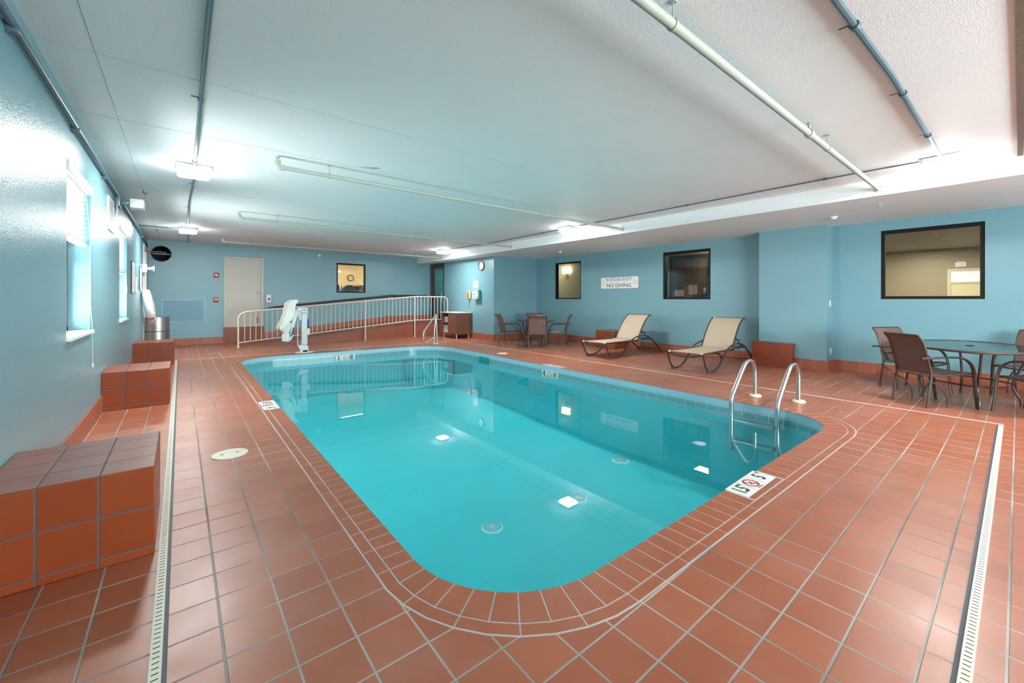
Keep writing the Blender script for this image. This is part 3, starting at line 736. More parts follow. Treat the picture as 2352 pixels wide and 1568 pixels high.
# ------------------------------------------------------------------ far wall
dr = struct('door_1', MB().box((DR1[0]+.045, YF+.03, DR1[2]+.01), (DR1[1]-.045, YF+.07, DR1[3]-.045)), m_door)
a0, a1, z0, z1 = DR1
mb = MB().box((a0, YF-.02, z0), (a0+.05, YF+.12, z1)).box((a1-.05, YF-.02, z0), (a1, YF+.12, z1)).box((a0+.05, YF-.02, z1-.05), (a1-.05, YF+.12, z1)).box((a0, YF-.012, z0-.02), (a1, YF+.12, z0+.012)); mb.build('door_frame', m_doorfr, dr)
kx, kz = 1.80, 1.475
k = MB().lathe((kx, YF+.03, kz), [(.035, 0), (.035, -.008), (.012, -.012), (.012, -.04), (.028, -.055), (.03, -.07), (.018, -.085), (0, -.088)], 24, 'y').build('door_knob', m_steel, dr)
MB().tube(smooth_path([(1.80, YF-.03, .74), (1.785, YF-.02, .66), (1.80, YF-.02, .62)]), .008, 6).cyl((1.79, YF-.02, .58), (1.80, YF+.03, .585), .015, 10).build('door_stop', m_black, dr)
# gym window
def hall_window(i, axis, c0, W_, th, out, fr=.035):
    a0, a1, z0, z1 = W_
    B = (lambda m_, p, q, r, s_, t0, t1: m_.box((c0+out*t0, p, r), (c0+out*t1, q, s_))) if axis == 'x' else (lambda m_, p, q, r, s_, t0, t1: m_.box((p, c0+out*t0, r), (q, c0+out*t1, s_)))
    mb = MB(); e = .001
    B(mb, a0+e, a0+fr, z0+e, z1-e, -.012, -th); B(mb, a1-fr, a1-e, z0+e, z1-e, -.012, -th); B(mb, a0+fr, a1-fr, z0+e, z0+fr, -.012, -th); B(mb, a0+fr, a1-fr, z1-fr*1.2, z1-e, -.012, -th)
    w = struct('window_%d' % i, mb, m_black)
    mb = MB(); B(mb, a0+fr, a1-fr, z0+fr, z1-fr, -th*.5-.004, -th*.5+.002); mb.build('window_pane', m_glass, w); return w
hall_window(3, 'y', YF, GW, .08, -1, .045)
# gym behind it
gx0, gx1, gy0, gy1, gz0, gz1 = 3.0, 9.2, YF+.2, 18.2, .5, 2.95
mb = MB(); mb.box((gx0-.1, gy0, gz0), (gx0, gy1, gz1)).box((gx1, gy0+.6, gz0), (gx1+.1, gy1, gz1)).box((gx0, gy1, gz0), (gx1, gy1+.1, gz1)).box((gx0, gy0, gz0), (4.06, gy0+.02, gz1)).box((5.03, gy0, gz0), (gx1, gy0+.02, gz1))
struct('wall_gym', mb, m_gymwall)
struct('ceiling_gym', MB().box((gx0, gy0, gz1), (gx1, gy1, gz1+.1)), m_cream); struct('floor_gym', MB().box((gx0, gy0, gz0-.1), (gx1, gy1, gz0)), m_carpet)
for (x, y, lab) in ((5.35, 16.3, 'bright ceiling panel seen through the gym window, right one'), (3.9, 17.3, 'bright ceiling panel seen through the gym window, left one'), (7.2, 17.2, 'ceiling panel deep in the gym room')):
    tag(MB().box((x-.6, y-.3, gz1-.03), (x+.6, y+.3, gz1-.002)).build('ceiling_panel_light', m_panel, None, (x, y, gz1)), lab, 'lamp', 'gym ceiling panels')
def clock(label, c, axis, out, r, rim, face):
    o = thing('wall_clock', label, 'clock', c)
    MB().lathe(c, [(r, 0), (r, out*.03), (r*.90, out*.045), (r*.80, out*.03)], 40, axis).build('rim', rim, o)
    MB().lathe(c, [(r*.82, out*.022), (0, out*.024)], 40, axis).build('face', face, o)
    C = Vector(c); nn = {'x': Vector((out, 0, 0)), 'y': Vector((0, out, 0))}[axis]; R_ = {'x': Vector((0, 1, 0)), 'y': Vector((1, 0, 0))}[axis]; U = Vector((0, 0, 1))
    for L, a in ((r*.5, 1.2), (r*.68, 2.4)):
        d = R_*math.cos(a)+U*math.sin(a); MB().obox(C+nn*.027+d*L/2, d*L/2, nn.cross(d)*.004, nn*.001).build('hand', m_ink, o)
    mb = MB()
    for q in range(12):
        d = R_*math.cos(q*PI/6)+U*math.sin(q*PI/6); mb.obox(C+nn*.0255+d*r*.72, d*r*.05, nn.cross(d)*.003, nn*.0008)
    mb.build('hour_marks', m_ink, o)
clock('round dark rimmed clock seen through the gym window', (5.57, gy1, 2.19), 'y', -1, .135, m_black, m_gymwall)
clock('round white clock with copper rim high on the blue wall', (XD, 11.10, 2.37), 'x', -1, .158, m_copper, m_paper)
# treadmill
o = thing('treadmill', 'dark treadmill behind the gym window, console toward the glass', 'treadmill', (4.95, 15.9, gz0))
MB().box((4.6, 15.7, gz0+.08), (5.35, 17.5, gz0+.2), .02).build('deck', m_black, o)
MB().box((4.75, 15.9, gz0+.2), (5.2, 17.45, gz0+.215)).build('belt', m_rubber, o)
for x in (4.62, 5.33): MB().tube([(x, 15.95, gz0+.1), (x, 15.75, gz0+.6), (x, 15.65, gz0+1.1)], .03, 10).build('upright', m_rubber, o)
con = MB().prism([(4.42, 1.56), (4.50, 1.70), (4.62, 1.79), (5.30, 1.80), (5.42, 1.74), (5.50, 1.56)], 15.45, 15.72, 'xz').build('console', m_rubber, o)
MB().box((4.78, 15.437, 1.62), (5.1, 15.449, 1.78), .01).build('display', m_rubber, con)
MB().box((4.80, 15.43, 1.755), (5.04, 15.437, 1.785)).build('label_plate', m_paper, con)
MB().box((5.13, 15.435, 1.65), (5.15, 15.449, 1.75)).box((4.72, 15.435, 1.65), (4.74, 15.449, 1.75)).build('red_trim', m_red, con)
MB().tube(smooth_path([(4.3, 15.5, 1.56), (4.6, 15.40, 1.60), (5.0, 15.38, 1.585), (5.5, 15.45, 1.56)]), .018, 8).build('handlebar', m_steel, o)
tag(MB().prism([(3.9, gz0), (3.9, 1.55), (4.05, 1.72), (4.2, 1.80), (4.52, 1.82), (4.57, 1.6), (4.57, gz0)], 15.85, 16.4, 'xz').build('exercise_machine', m_slot, None, (4.4, 16.1, gz0)), 'black exercise machine behind the treadmill in the gym', 'exercise machine')
# duct
o = thing('exhaust_duct', 'dark round duct opening high in the left corner of the far wall', 'duct', (cxd, YF, czd))
MB().lathe((cxd, YF, czd), [(rd+.012, -.006), (rd+.012, 0), (rd-.006, 0), (rd-.006, -.012), (rd+.006, -.012), (rd+.012, -.006)], 48, 'y').build('rim', m_galv, o)
MB().lathe((cxd, YF, czd), [(rd-.006, 0), (rd-.006, .9), (0, .9)], 48, 'y').build('duct_pipe', m_slot, o)
MB().obox((cxd, YF+.12, czd), (rd*.9, 0, .0), (0, .005, 0), (0, 0, .012)).build('damper', m_galv, o)
# fire alarm strobe and pull station
o = thing('fire_strobe', 'red fire alarm strobe left of the beige door', 'fire alarm', (.79, YF, 1.965))
MB().box((.73, YF-.05, 1.895), (.85, YF-.001, 2.035), .012).build('body', m_red, o); MB().lathe((.79, YF-.05, 1.965), [(.03, 0), (.03, -.012), (0, -.02)], 20, 'y').build('strobe_lens', m_white, o)
o = thing('fire_pull_station', 'red fire pull station below the strobe', 'fire alarm', (.785, YF, 1.262))
MB().box((.73, YF-.045, 1.19), (.84, YF-.001, 1.335), .01).build('body', m_red, o); MB().box((.745, YF-.058, 1.245), (.825, YF-.045, 1.275), .004).build('pull_handle', m_white, o)
mb = MB().box((.755, YF-.0465, 1.298), (.815, YF-.045, 1.312)); mb.build('print', m_paper, o)
# dispenser
o = thing('sanitizer_dispenser', 'white hand sanitizer dispenser right of the beige door', 'dispenser', (2.08, YF, 1.29))
MB().box((2.01, YF-.10, 1.165), (2.148, YF-.001, 1.42), .025, 3).build('body', m_white, o)
MB().lathe((2.085, YF-.10, 1.285), [(.03, 0), (.03, -.004), (0, -.006)], 20, 'y').build('sensor_window', m_black, o)
tag(MB().lathe((3.52, YF, 2.72), [(.055, 0), (.055, -.02), (.045, -.03), (0, -.034)], 28, 'y').build('smoke_detector', m_cap, None, (3.52, YF, 2.72)), 'round cream detector high on the far wall above the ramp', 'detector')

# ------------------------------------------------------------------ ramp, guard rail, handrail
rz = lambda x: .49*max(0, min(1, (x-1.2)/4.7))
tag(MB().prism([(.955, 0), (1.19, 0), (1.964, rz(1.964)+.001), (1.964, .462), (.955, .462)], YF-.03, YF-.001, 'xz').build('tiled_step', m_ramp, None, (.955, YF-.03, 0)), 'dark red tiled threshold below the beige door', 'step')
o = thing('entrance_ramp', 'tiled ramp rising along the far wall to the dark door', 'ramp', (1.2, 13.17, 0))
MB().prism([(1.2, 0), (5.9, .49), (XD-.002, .49), (XD-.002, 0)], 13.17, YF-.001, 'xz').build('ramp_body', m_ramp, o)
mb = MB(); xs = [1.966, 3, 4.5, 5.9, XD-.002]
poly = [(x, rz(x)) for x in xs]+[(x, rz(x)+.185) for x in xs[::-1]]
mb.prism(poly, YF-.014, YF-.001, 'xz'); mb.build('ramp_baseboard', m_base, o)
yr = 13.12
g = thing('guard_rail', 'long cream painted guard rail with balusters along the ramp', 'railing', (1.17, yr, 0))
zt = lambda x: .938+.0905*(x-1.3) if x < 6.1 else 1.375
zb_ = lambda x: .128+.0903*(x-1.19) if x < 6.13 else .574
path = [(1.17, yr, 0), (1.17, yr, .76)]+[(1.17+.17*(1-math.cos(a)), yr, .76+.165*math.sin(a)) for a in [PI/2*q/6 for q in range(1, 6)]]+[(1.34, yr, zt(1.34)), (3.0, yr, zt(3)), (6.05, yr, zt(6.05)), (6.2, yr, 1.375), (7.22, yr, 1.375)]+[(7.22+.17*math.sin(a), yr, 1.375-.17*(1-math.cos(a))) for a in [PI/2*q/6 for q in range(1, 7)]]+[(7.39, yr, .50)]
MB().tube(path, .021, 12).build('top_rail', m_rail, g)
MB().tube([(1.17, yr, zb_(1.19)), (6.10, yr, zb_(6.1)), (6.2, yr, .574), (7.39, yr, .574)], .016, 10).build('bottom_rail', m_rail, g)
for x in (2.70, 4.468, 6.127):
    p_ = MB().cyl((x, yr, 0), (x, yr, zt(x)), .022, 12).build('post', m_rail, g); MB().lathe((x, yr, 0), [(.045, 0), (.045, .006), (.028, .012)], 20).build('post_foot', m_cap, p_)
MB().lathe((1.17, yr, 0), [(.03, 0), (.03, .05), (.022, .052)], 16).build('post_foot', m_rail, g)
x = 1.311; bal = None
while x < 7.3:
    if min(abs(x-p) for p in (2.70, 4.468, 6.127)) > .05: MB().cyl((x, yr, zb_(x)), (x, yr, zt(x)), .0095, 8).build('baluster', m_rail, g)
    x += .1262
h = thing('handrail', 'dark wooden handrail on the far wall above the ramp', 'handrail', (2.05, YF-.08, 1.03))
hz = lambda x: rz(x)+.925
MB().tube([(2.04, YF-.08, hz(2.04)), (2.25, YF-.08, hz(2.25)), (5.9, YF-.08, hz(5.9)), (7.35, YF-.08, hz(7.4))], [.008, .03, .036, .036], 10, ry=.8).build('rail', m_handwood, h)
for x in (2.5, 3.7, 4.9, 6.1, 7.2):
    MB().tube([(x, YF-.001, hz(x)-.08), (x, YF-.06, hz(x)-.07), (x, YF-.08, hz(x)-.03)], .01, 8).build('bracket', m_dark, h)

# entry door at the top of the ramp
y0, y1, z0, z1 = DR3
mb = MB().box((XD-.01, y0, z0), (XD+.12, y0+.06, z1)).box((XD-.01, y1-.09, z0), (XD+.12, y1, z1)).box((XD-.01, y0+.06, z1-.10), (XD+.12, y1-.09, z1))
d3 = struct('door_3', mb, m_dark)
lf = MB().box((XD+.03, y0+.06, z0), (XD+.07, y0+.13, z1-.1)).box((XD+.03, y1-.20, z0), (XD+.07, y1-.09, z1-.1)).box((XD+.03, y0+.13, z0), (XD+.07, y1-.2, z0+.25)).box((XD+.03, y0+.13, z1-.20), (XD+.07, y1-.2, z1-.1)).box((XD+.035, y0+.13, 1.40), (XD+.065, y1-.2, 1.43)).build('door_leaf', m_dark, d3)
MB().box((XD+.045, y0+.13, z0+.25), (XD+.055, y1-.2, z1-.2)).build('door_pane', glassy('tinted_door_glass', (.45, .62, .62, 1), 1.5), lf)
MB().tube([(XD+.03, y0+.15, 1.15), (XD-.03, y0+.15, 1.15), (XD-.03, y0+.15, 1.50), (XD+.03, y0+.15, 1.50)], .013, 8).build('pull_handle', m_steel, lf)
# corridor beyond that door
mb = MB().box((XD+.15, YF, 0), (XR, YF+.1, HS)).box((XR, YJ+.15, 0), (XR+.1, YF, HS)); struct('wall_corridor', mb, m_wall)
struct('floor_corridor', MB().box((XD+.15, 12.3, .3), (XR, YF, .49)), m_carpet)
area('corridor_lamp', (8.5, 13.6, 2.6), (0, 0, -1), .5, .5, 9, (1, .95, .85))

# ------------------------------------------------------------------ towel cabinet
o = thing('towel_cabinet', 'walnut cabinet with white top and open towel shelves beside the ramp', 'cabinet', (7.15, 12.1, 0))
X0, X1, Y0, Y1, Z0, Z1 = 6.87, 7.47, 11.66, 12.62, .135, .83
ys = 12.17
MB().box((X0, Y0, Z0), (X1, ys, Z1)).build('body', m_walnut, o)
mb = MB().box((X0, Y1-.025, Z0), (X1, Y1, Z1)).box((X1-.02, ys, Z0), (X1, Y1-.025, Z1)).box((X0, ys, Z0), (X1-.02, Y1-.025, Z0+.03)).box((X0, ys, .49), (X1-.02, Y1-.025, .515)).box((X0, ys, Z1-.02), (X1-.02, Y1-.025, Z1))
mb.build('open_shelves', m_walnut, o)
MB().box((X0-.012, Y0-.012, Z1), (X1+.005, Y1+.012, Z1+.03), .004).build('worktop', m_white, o)
MB().box((X0-.003, Y0+.01, Z0+.015), (X0, ys-.012, Z1-.012)).build('door', m_walnut, o)
for x in (X0+.06, X1-.08):
    for y in (Y0+.06, Y1-.08): MB().cyl((x, y, 0), (x, y, Z0), .022, 14).build('leg', m_steel, o)
names = [('lowest', .166), ('middle', .235), ('third', .30), ('topmost', .362)]
def towel(label, y, z, h_, w_):
    mb = MB(); P = []
    for k in range(3):
        zz = z+h_*k/3; mb.box((X0+.03+random.uniform(0, .02), y-w_/2+random.uniform(0, .01), zz+.001), (X0+.36, y+w_/2-random.uniform(0, .01), zz+h_/3-.001), h_/7, 3)
    tag(mb.build('folded_towel', m_towel, None, (X0+.2, y, z)), label, 'towel', 'folded towels in the cabinet')
for k, nm in enumerate(('bottom', 'second', 'third', 'top')): towel('white folded towel on the lower cabinet shelf, %s of the stack' % nm, 12.38, .166+k*.066, .064, .34)
for k, nm in enumerate(('bottom', 'second', 'top')): towel('white folded towel on the upper cabinet shelf, %s of the stack' % nm, 12.36, .517+k*.062, .060, .28)
# paper, phone, kit on the entry wall
o = thing('wall_notice', 'white sheet of paper on the wall above the phone and first aid box', 'sign', (XD, 11.45, 1.66))
MB().box((XD-.004, 11.31, 1.66), (XD-.001, 11.60, 1.895)).build('sheet', m_paper, o)
mb = MB()
for k in range(6): mb.box((XD-.0046, 11.36, 1.86-k*.03), (XD-.004, 11.55, 1.852-k*.03))
mb.build('print', m_pinkink, o)
o = thing('wall_phone', 'orange emergency phone with hanging cord on the blue wall', 'phone', (XD, 11.82, 1.44))
MB().box((XD-.05, 11.73, 1.30), (XD-.001, 11.93, 1.575), .02).build('base', m_cap, o)
MB().tube(smooth_path([(XD-.06, 11.83, 1.34), (XD-.10, 11.83, 1.38), (XD-.10, 11.83, 1.50), (XD-.06, 11.83, 1.54)]), [.03]*2+[.028]*10+[.03], 12).build('handset', m_orange, o)
MB().tube(smooth_path([(XD-.04, 11.85, 1.30), (XD-.05, 11.86, 1.1), (XD-.04, 11.83, .98), (XD-.05, 11.80, 1.1), (XD-.03, 11.81, 1.30)]), .006, 6).build('cord', m_grey, o)
o = thing('first_aid_kit', 'white and green first aid box on the blue wall right of the phone', 'first aid kit', (XD, 11.3, 1.44))
MB().box((XD-.10, 11.14, 1.29), (XD-.001, 11.47, 1.60), .025, 3).build('case', m_teal, o)
MB().box((XD-.135, 11.15, 1.295), (XD-.095, 11.46, 1.595), .015, 2).build('lid', m_white, o)
for z in (1.34, 1.52): MB().box((XD-.138, 11.165, z), (XD-.125, 11.20, z+.05)).build('latch', m_red, o)
MB().box((XD-.1368, 11.23, 1.555), (XD-.135, 11.40, 1.572)).box((XD-.1368, 11.23, 1.525), (XD-.135, 11.44, 1.54)).build('dark_print', m_blue, o)
mb = MB().box((XD-.1368, 11.24, 1.43), (XD-.135, 11.43, 1.455)).box((XD-.1368, 11.26, 1.34), (XD-.135, 11.42, 1.36)); mb.build('print', m_teal, o)

# ------------------------------------------------------------------ pool lift
Y = 10.98
U = lambda u, v: (2.079+(u-545)*.000964, -.012+(1390-v)*.001053)
L = thing('pool_lift', 'white pool access lift with hinged seat at the far pool edge', 'pool lift', (2.27, Y, 0))
mb = MB(); mb.prism([(2.08, 10.86), (2.2, 10.80), (2.42, 10.82), (2.48, 10.90), (2.40, 11.02), (2.2, 11.12), (2.1, 11.02)], .0022, .02, 'xy', .006); mb.build('base_plate', m_lift, L)
MB().box((2.212, Y-.07, .02), (2.345, Y+.07, .20), .008).prism([U(625, 1195), U(690, 1205), U(690, 1360), U(665, 1360), U(665, 1300), U(625, 1240)], Y-.06, Y+.06, 'xz').prism([U(810, 1205), U(845, 1250), U(850, 1360), U(810, 1360)], Y-.06, Y+.06, 'xz').build('base_socket', m_whitemetal, L)
MB().box((2.25, Y-.074, .022), (2.352, Y-.069, .062)).build('black_label', m_black, L)
MB().box((2.222, Y-.065, .20), (2.340, Y+.065, 1.06), .012, 3).build('column', m_whitemetal, L)
MB().box((2.13, Y-.075, .985), (2.352, Y+.075, 1.08), .012).build('column_cap', m_white, L)
MB().box((2.225, Y-.0775, 1.02), (2.255, Y-.0755, 1.04)).box((2.27, Y-.0775, 1.02), (2.30, Y-.0755, 1.04)).box((2.235, Y-.0675, .94), (2.31, Y-.0655, .955)).build('caption_strip', m_blue, L)
MB().box((2.358, Y-.03, .585), (2.385, Y+.05, .805), .008).build('battery', m_blue, L)
MB().box((2.343, Y-.04, .42), (2.408, Y+.06, .58), .008).build('control_box', m_cap, L)
MB().cyl((2.352, Y, .2), (2.352, Y, .98), .012, 8).cyl((2.149, Y, .19), (2.149, Y, 1.0), .013, 8).build('actuator', m_white, L)
MB().prism([U(560, 400), U(640, 380), U(690, 440), U(690, 640), U(640, 650), U(600, 500)], Y-.05, Y+.05, 'xz', .005).build('lift_arm', m_whitemetal, L)
back = [U(*p) for p in ((500, 172), (588, 178), (592, 205), (548, 262), (517, 300), (508, 400), (485, 520), (440, 640), (380, 690), (290, 760), (258, 800), (232, 832), (200, 828), (190, 795), (196, 760), (268, 660), (330, 470), (358, 320), (378, 255), (430, 205))]
MB().prism(back, Y-.24, Y-.20, 'xz', .006).build('armrest_panel', m_lift, L)
MB().prism(back, Y+.20, Y+.24, 'xz', .006).build('armrest_panel', m_lift, L)
MB().prism([U(*p) for p in ((505, 175), (588, 182), (545, 262), (512, 300), (500, 400), (470, 600), (430, 650), (440, 520), (465, 350), (470, 240))], Y-.20, Y+.20, 'xz', .008).build('seat_back', m_lift, L)
MB().prism([U(*p) for p in ((512, 392), (605, 408), (590, 470), (545, 620), (505, 770), (462, 955), (425, 955), (440, 720), (478, 600))], Y-.19, Y+.19, 'xz', .01).build('seat_pan', m_whitemetal, L)
MB().prism([U(*p) for p in ((270, 760), (440, 655), (450, 720), (400, 930), (330, 935), (262, 850))], Y-.17, Y+.17, 'xz', .008).build('seat_cushion', m_lift, L)
MB().prism([U(*p) for p in ((275, 930), (330, 920), (330, 1090), (265, 1085))], Y-.12, Y-.02, 'xz', .004).prism([U(*p) for p in ((335, 930), (450, 935), (488, 965), (468, 1040), (410, 1095), (312, 1098))], Y-.16, Y+.14, 'xz', .006).build('footrest', m_whitemetal, L)
MB().lathe((U(412, 655)[0], Y-.24, U(412, 655)[1]), [(.012, 0), (.012, -.006), (0, -.008)], 14, 'y').build('pivot_bolt', m_black, L)
MB().tube(smooth_path([(U(485, 790)[0], Y-.2, U(485, 790)[1]), (U(470, 880)[0], Y-.22, U(470, 880)[1]), (U(440, 960)[0], Y-.2, U(440, 960)[1]), (U(405, 970)[0], Y-.18, U(405, 970)[1])]), .010, 8).build('seat_belt', m_blue, L)
MB().tube(smooth_path([(U(545, 830)[0], Y, U(545, 830)[1]), (U(600, 1020)[0], Y-.05, U(600, 1020)[1]), (U(660, 1150)[0], Y-.08, U(660, 1150)[1]), (U(740, 1200)[0], Y-.085, U(740, 1200)[1]), (U(820, 1190)[0], Y-.08, U(820, 1190)[1])]), .006, 6).build('cable', m_grey, L)

# ------------------------------------------------------------------ stair hand rail in the far corner
h = thing('grab_rail', 'bent stainless hand rail at the far corner of the pool', 'hand rail', (5.62, 10.75, 0))
gy_ = 10.72
pts = smooth_path([(5.60, gy_, .0), (5.61, gy_, .25), (5.64, gy_, .62), (5.665, gy_, .80), (5.655, gy_, .845), (5.63, gy_, .835), (5.52, gy_, .67), (5.32, gy_, .42), (5.277, gy_, .33), (5.272, gy_, .17), (5.30, gy_, .085), (5.345, gy_, .062), (5.42, gy_, .10), (5.61, gy_, .195)], 5)
MB().tube(pts, .021, 12).build('tube', m_steel, h); MB().cyl((5.70, gy_, 0), (5.665, gy_, .80), .021, 12).build('tube_leg', m_steel, h)
MB().lathe((5.65, 10.72, 0), [(.085, 0), (.08, .012), (.02, .022)], 28).build('escutcheon', m_cap, h)
# ladder
Ld = thing('pool_ladder', 'stainless steel pool ladder with two hooped rails at the near right corner', 'ladder', (5.6, 2.0, 0))
for yy, dx in ((2.25, -.03), (1.77, .05)):
    a = [(5.22+dx, yy, -.55), (5.22+dx, yy, -.17), (5.22+dx, yy, .02), (5.235+dx, yy, .08), (5.30+dx, yy, .16), (5.56+dx, yy, .405), (5.64+dx, yy, .462), (5.75+dx, yy, .485), (5.86+dx, yy, .455), (5.915+dx, yy, .38), (5.93+dx, yy, .28), (5.93+dx, yy, .0)]
    MB().tube(smooth_path(a, 4), .026, 14).build('rail', m_steel, Ld)
    MB().lathe((5.94+dx, yy, 0), [(.075, 0), (.075, .012), (.06, .024), (.024, .026)], 28).build('escutcheon', m_cap, Ld)
for z in (-.205, -.45): MB().box((5.17, 1.79, z), (5.27, 2.24, z+.035), .008).build('tread', m_steel, Ld)

# ------------------------------------------------------------------ lounge chairs
def lounger(label, dx, dy):
    o = thing('lounge_chair', label, 'lounge chair', (8.1, 6.0, 0), 'beige lounge chairs at the right wall')
    yn, yf = 5.66, 6.33
    side = [(7.02, .325), (7.05, .24), (7.11, .12), (7.20, .03), (7.30, .013), (7.40, .018), (7.55, .055), (7.68, .14), (7.86, .30), (7.98, .375), (8.14, .425), (8.30, .445), (8.46, .438), (8.60, .40), (8.74, .335), (8.95, .185), (9.185, .014)]
    for y, s_ in ((yn, -1), (yf, 1)):
        MB().tube(smooth_path([(x, y, z) for x, z in side], 3), .017, 10).build('leg_frame', m_dark, o)
        MB().tube([(7.02, y-s_*.035, .335), (7.5, y-s_*.035, .338), (8.25, y-s_*.035, .345), (8.72, y-s_*.035, .35)], .015, 8).build('side_rail', m_dark, o)
        bk = smooth_path([(8.22, y-s_*.035, .345), (8.37, y-s_*.035, .58), (8.50, y-s_*.035, .75), (8.60, y-s_*.035, .845), (8.72, y-s_*.035, .915)], 4)
        MB().tube(bk, .015, 8).build('back_rail', m_dark, o)
        MB().tube([(8.38, y-s_*.06, .585), (8.50, y-s_*.06, .50), (8.70, y-s_*.06, .345)], .009, 6).build('back_strut', m_dark, o)
        MB().box((7.17, y-.022, 0), (7.23, y+.022, .05), .006).build('foot_pad', m_rubber, o)
        MB().cyl((9.165, y, .006), (9.205, y, .018), .02, 10).build('foot_cap', m_rubber, o)
        MB().lathe((7.03, y-s_*.03, .337), [(.018, -.02), (.022, 0), (.012, .02), (0, .022)], 14).build('corner_cap', m_whitemetal, o)
    def bar(n_, x, z, r=.013, sag=0, bow=0):
        P = [(x+bow*math.sin(PI*t_), yn+(yf-yn)*t_, z-sag*math.sin(PI*t_)) for t_ in [q/10 for q in range(11)]]
        MB().tube(P, r, 8).build(n_, m_dark, o)
    bar('end_bar', 7.02, .33, .016, .055); bar('cross_bar', 7.55, .315); bar('cross_bar', 8.20, .325); bar('cross_bar', 8.72, .345, .012); bar('rear_bar', 9.10, .075, .012, -.0, -.06); bar('head_bar', 8.72, .915, .014)
    bar('prop_bar', 8.50, .50, .009)
    MB().sheet([(7.03, .345), (7.3, .338), (7.7, .336), (8.05, .338), (8.24, .352)], yn+.04, yf-.04, .006).build('seat_sling', m_beige, o)
    bkp = [(p.x, p.z) for p in smooth_path([(8.225, 0, .355), (8.37, 0, .588), (8.50, 0, .755), (8.60, 0, .848), (8.715, 0, .918)], 4)]
    MB().sheet(bkp, yn+.04, yf-.04, .006).build('back_sling', m_beige, o)
    o.location.x += dx; o.location.y += dy
    return o
lounger('beige sling lounge chair at the right wall under the NO DIVING sign', 0, 0)
lounger('beige sling lounge chair nearer the camera beside the pillar bench', -.115, -2.20)

# ------------------------------------------------------------------ patio chairs and tables
def make_chair():
    o = thing('patio_chair', '', 'chair', (0, 0, 0))
    hw = .252
    for s_ in (-1, 1):
        y = s_*hw
        fr = smooth_path([(.29, y, 0), (.265, y, .20), (.25, y, .40), (.215, y, .52), (.13, y, .592), (.0, y, .605), (-.20, y, .598), (-.36, y, .590)], 3)
        MB().tube(fr, .0125, 10, ry=1.7).build('arm_leg', m_brown, o)
        rr = smooth_path([(-.275, y*.92, 0), (-.25, y*.92, .20), (-.225, y*.92, .375), (-.245, y*.92, .50), (-.29, y*.92, .68), (-.33, y*.92, .79), (-.385, y*.92, .865)], 3)
        MB().tube(rr, .0125, 8).build('rear_leg', m_brown, o)
        MB().tube([(-.225, y*.9, .378), (.0, y*.9, .388), (.20, y*.9, .415), (.262, y*.9, .405)], .0115, 8).build('seat_rail', m_brown, o)
    MB().tube([(-.225, -hw*.9, .375), (-.225, hw*.9, .375)], .0115, 8).build('rear_bar', m_brown, o)
    MB().tube(smooth_path([(.262, -hw*.95, .405), (.275, 0, .385), (.262, hw*.95, .405)], 4), .0115, 8).build('front_bar', m_brown, o)
    MB().tube([(-.385, -hw*.92, .865), (-.385, hw*.92, .865)], .012, 8).build('head_bar', m_brown, o)
    MB().tube(smooth_path([(-.26, -hw*.9, .33), (-.12, -hw*.9, .25), (-.04, -hw*.9, .13), (-.035, -hw*.9, .005)], 4), .009, 6).tube(smooth_path([(-.26, hw*.9, .33), (-.12, hw*.9, .25), (-.04, hw*.9, .13), (-.035, hw*.9, .005)], 4), .009, 6).build('brace', m_brown, o)
    MB().sheet([(-.235, .385), (-.05, .380), (.10, .394), (.20, .418), (.258, .408)], -hw*.9+.01, hw*.9-.01, .005).build('seat', m_sling, o)
    bp = [(p.x, p.z) for p in smooth_path([(-.215, 0, .392), (-.24, 0, .50), (-.285, 0, .68), (-.325, 0, .79), (-.38, 0, .862)], 4)]
    MB().sheet(bp, -hw*.92+.01, hw*.92-.01, .005).build('backrest', m_sling, o)
    return o
proto = make_chair(); first = [True]
def place_chair(x, y, ang, label, group):
    o = proto if first[0] else copy_tree(proto); first[0] = False
    o.location = (x, y, 0); o.rotation_euler = (0, 0, math.radians(ang)); o['label'] = label; o['group'] = group
G1, G2 = 'chairs at the near glass table', 'chairs at the far corner table'
place_chair(7.18, .69, -41, 'brown sling chair nearest the camera at the left of the near table', G1)
place_chair(8.10, .97, -120, 'brown sling chair half hidden behind the nearest chair at the near table', G1)
place_chair(8.62, -.10, 160, 'brown sling chair on the wall side of the near table, cut by the picture edge', G1)
place_chair(7.33, -.18, 62, 'brown sling chair on the pool side of the near table, cut by the picture edge', G1)
place_chair(7.32, 8.22, 52, 'brown sling chair with its back to the camera at the far table', G2)
place_chair(7.09, 9.06, -54, 'brown sling chair at the left of the far table by the wall corner', G2)
place_chair(8.18, 8.30, 139, 'brown sling chair at the right of the far table', G2)
place_chair(8.02, 9.10, -130, 'brown sling chair behind the far table, only its top showing', G2)
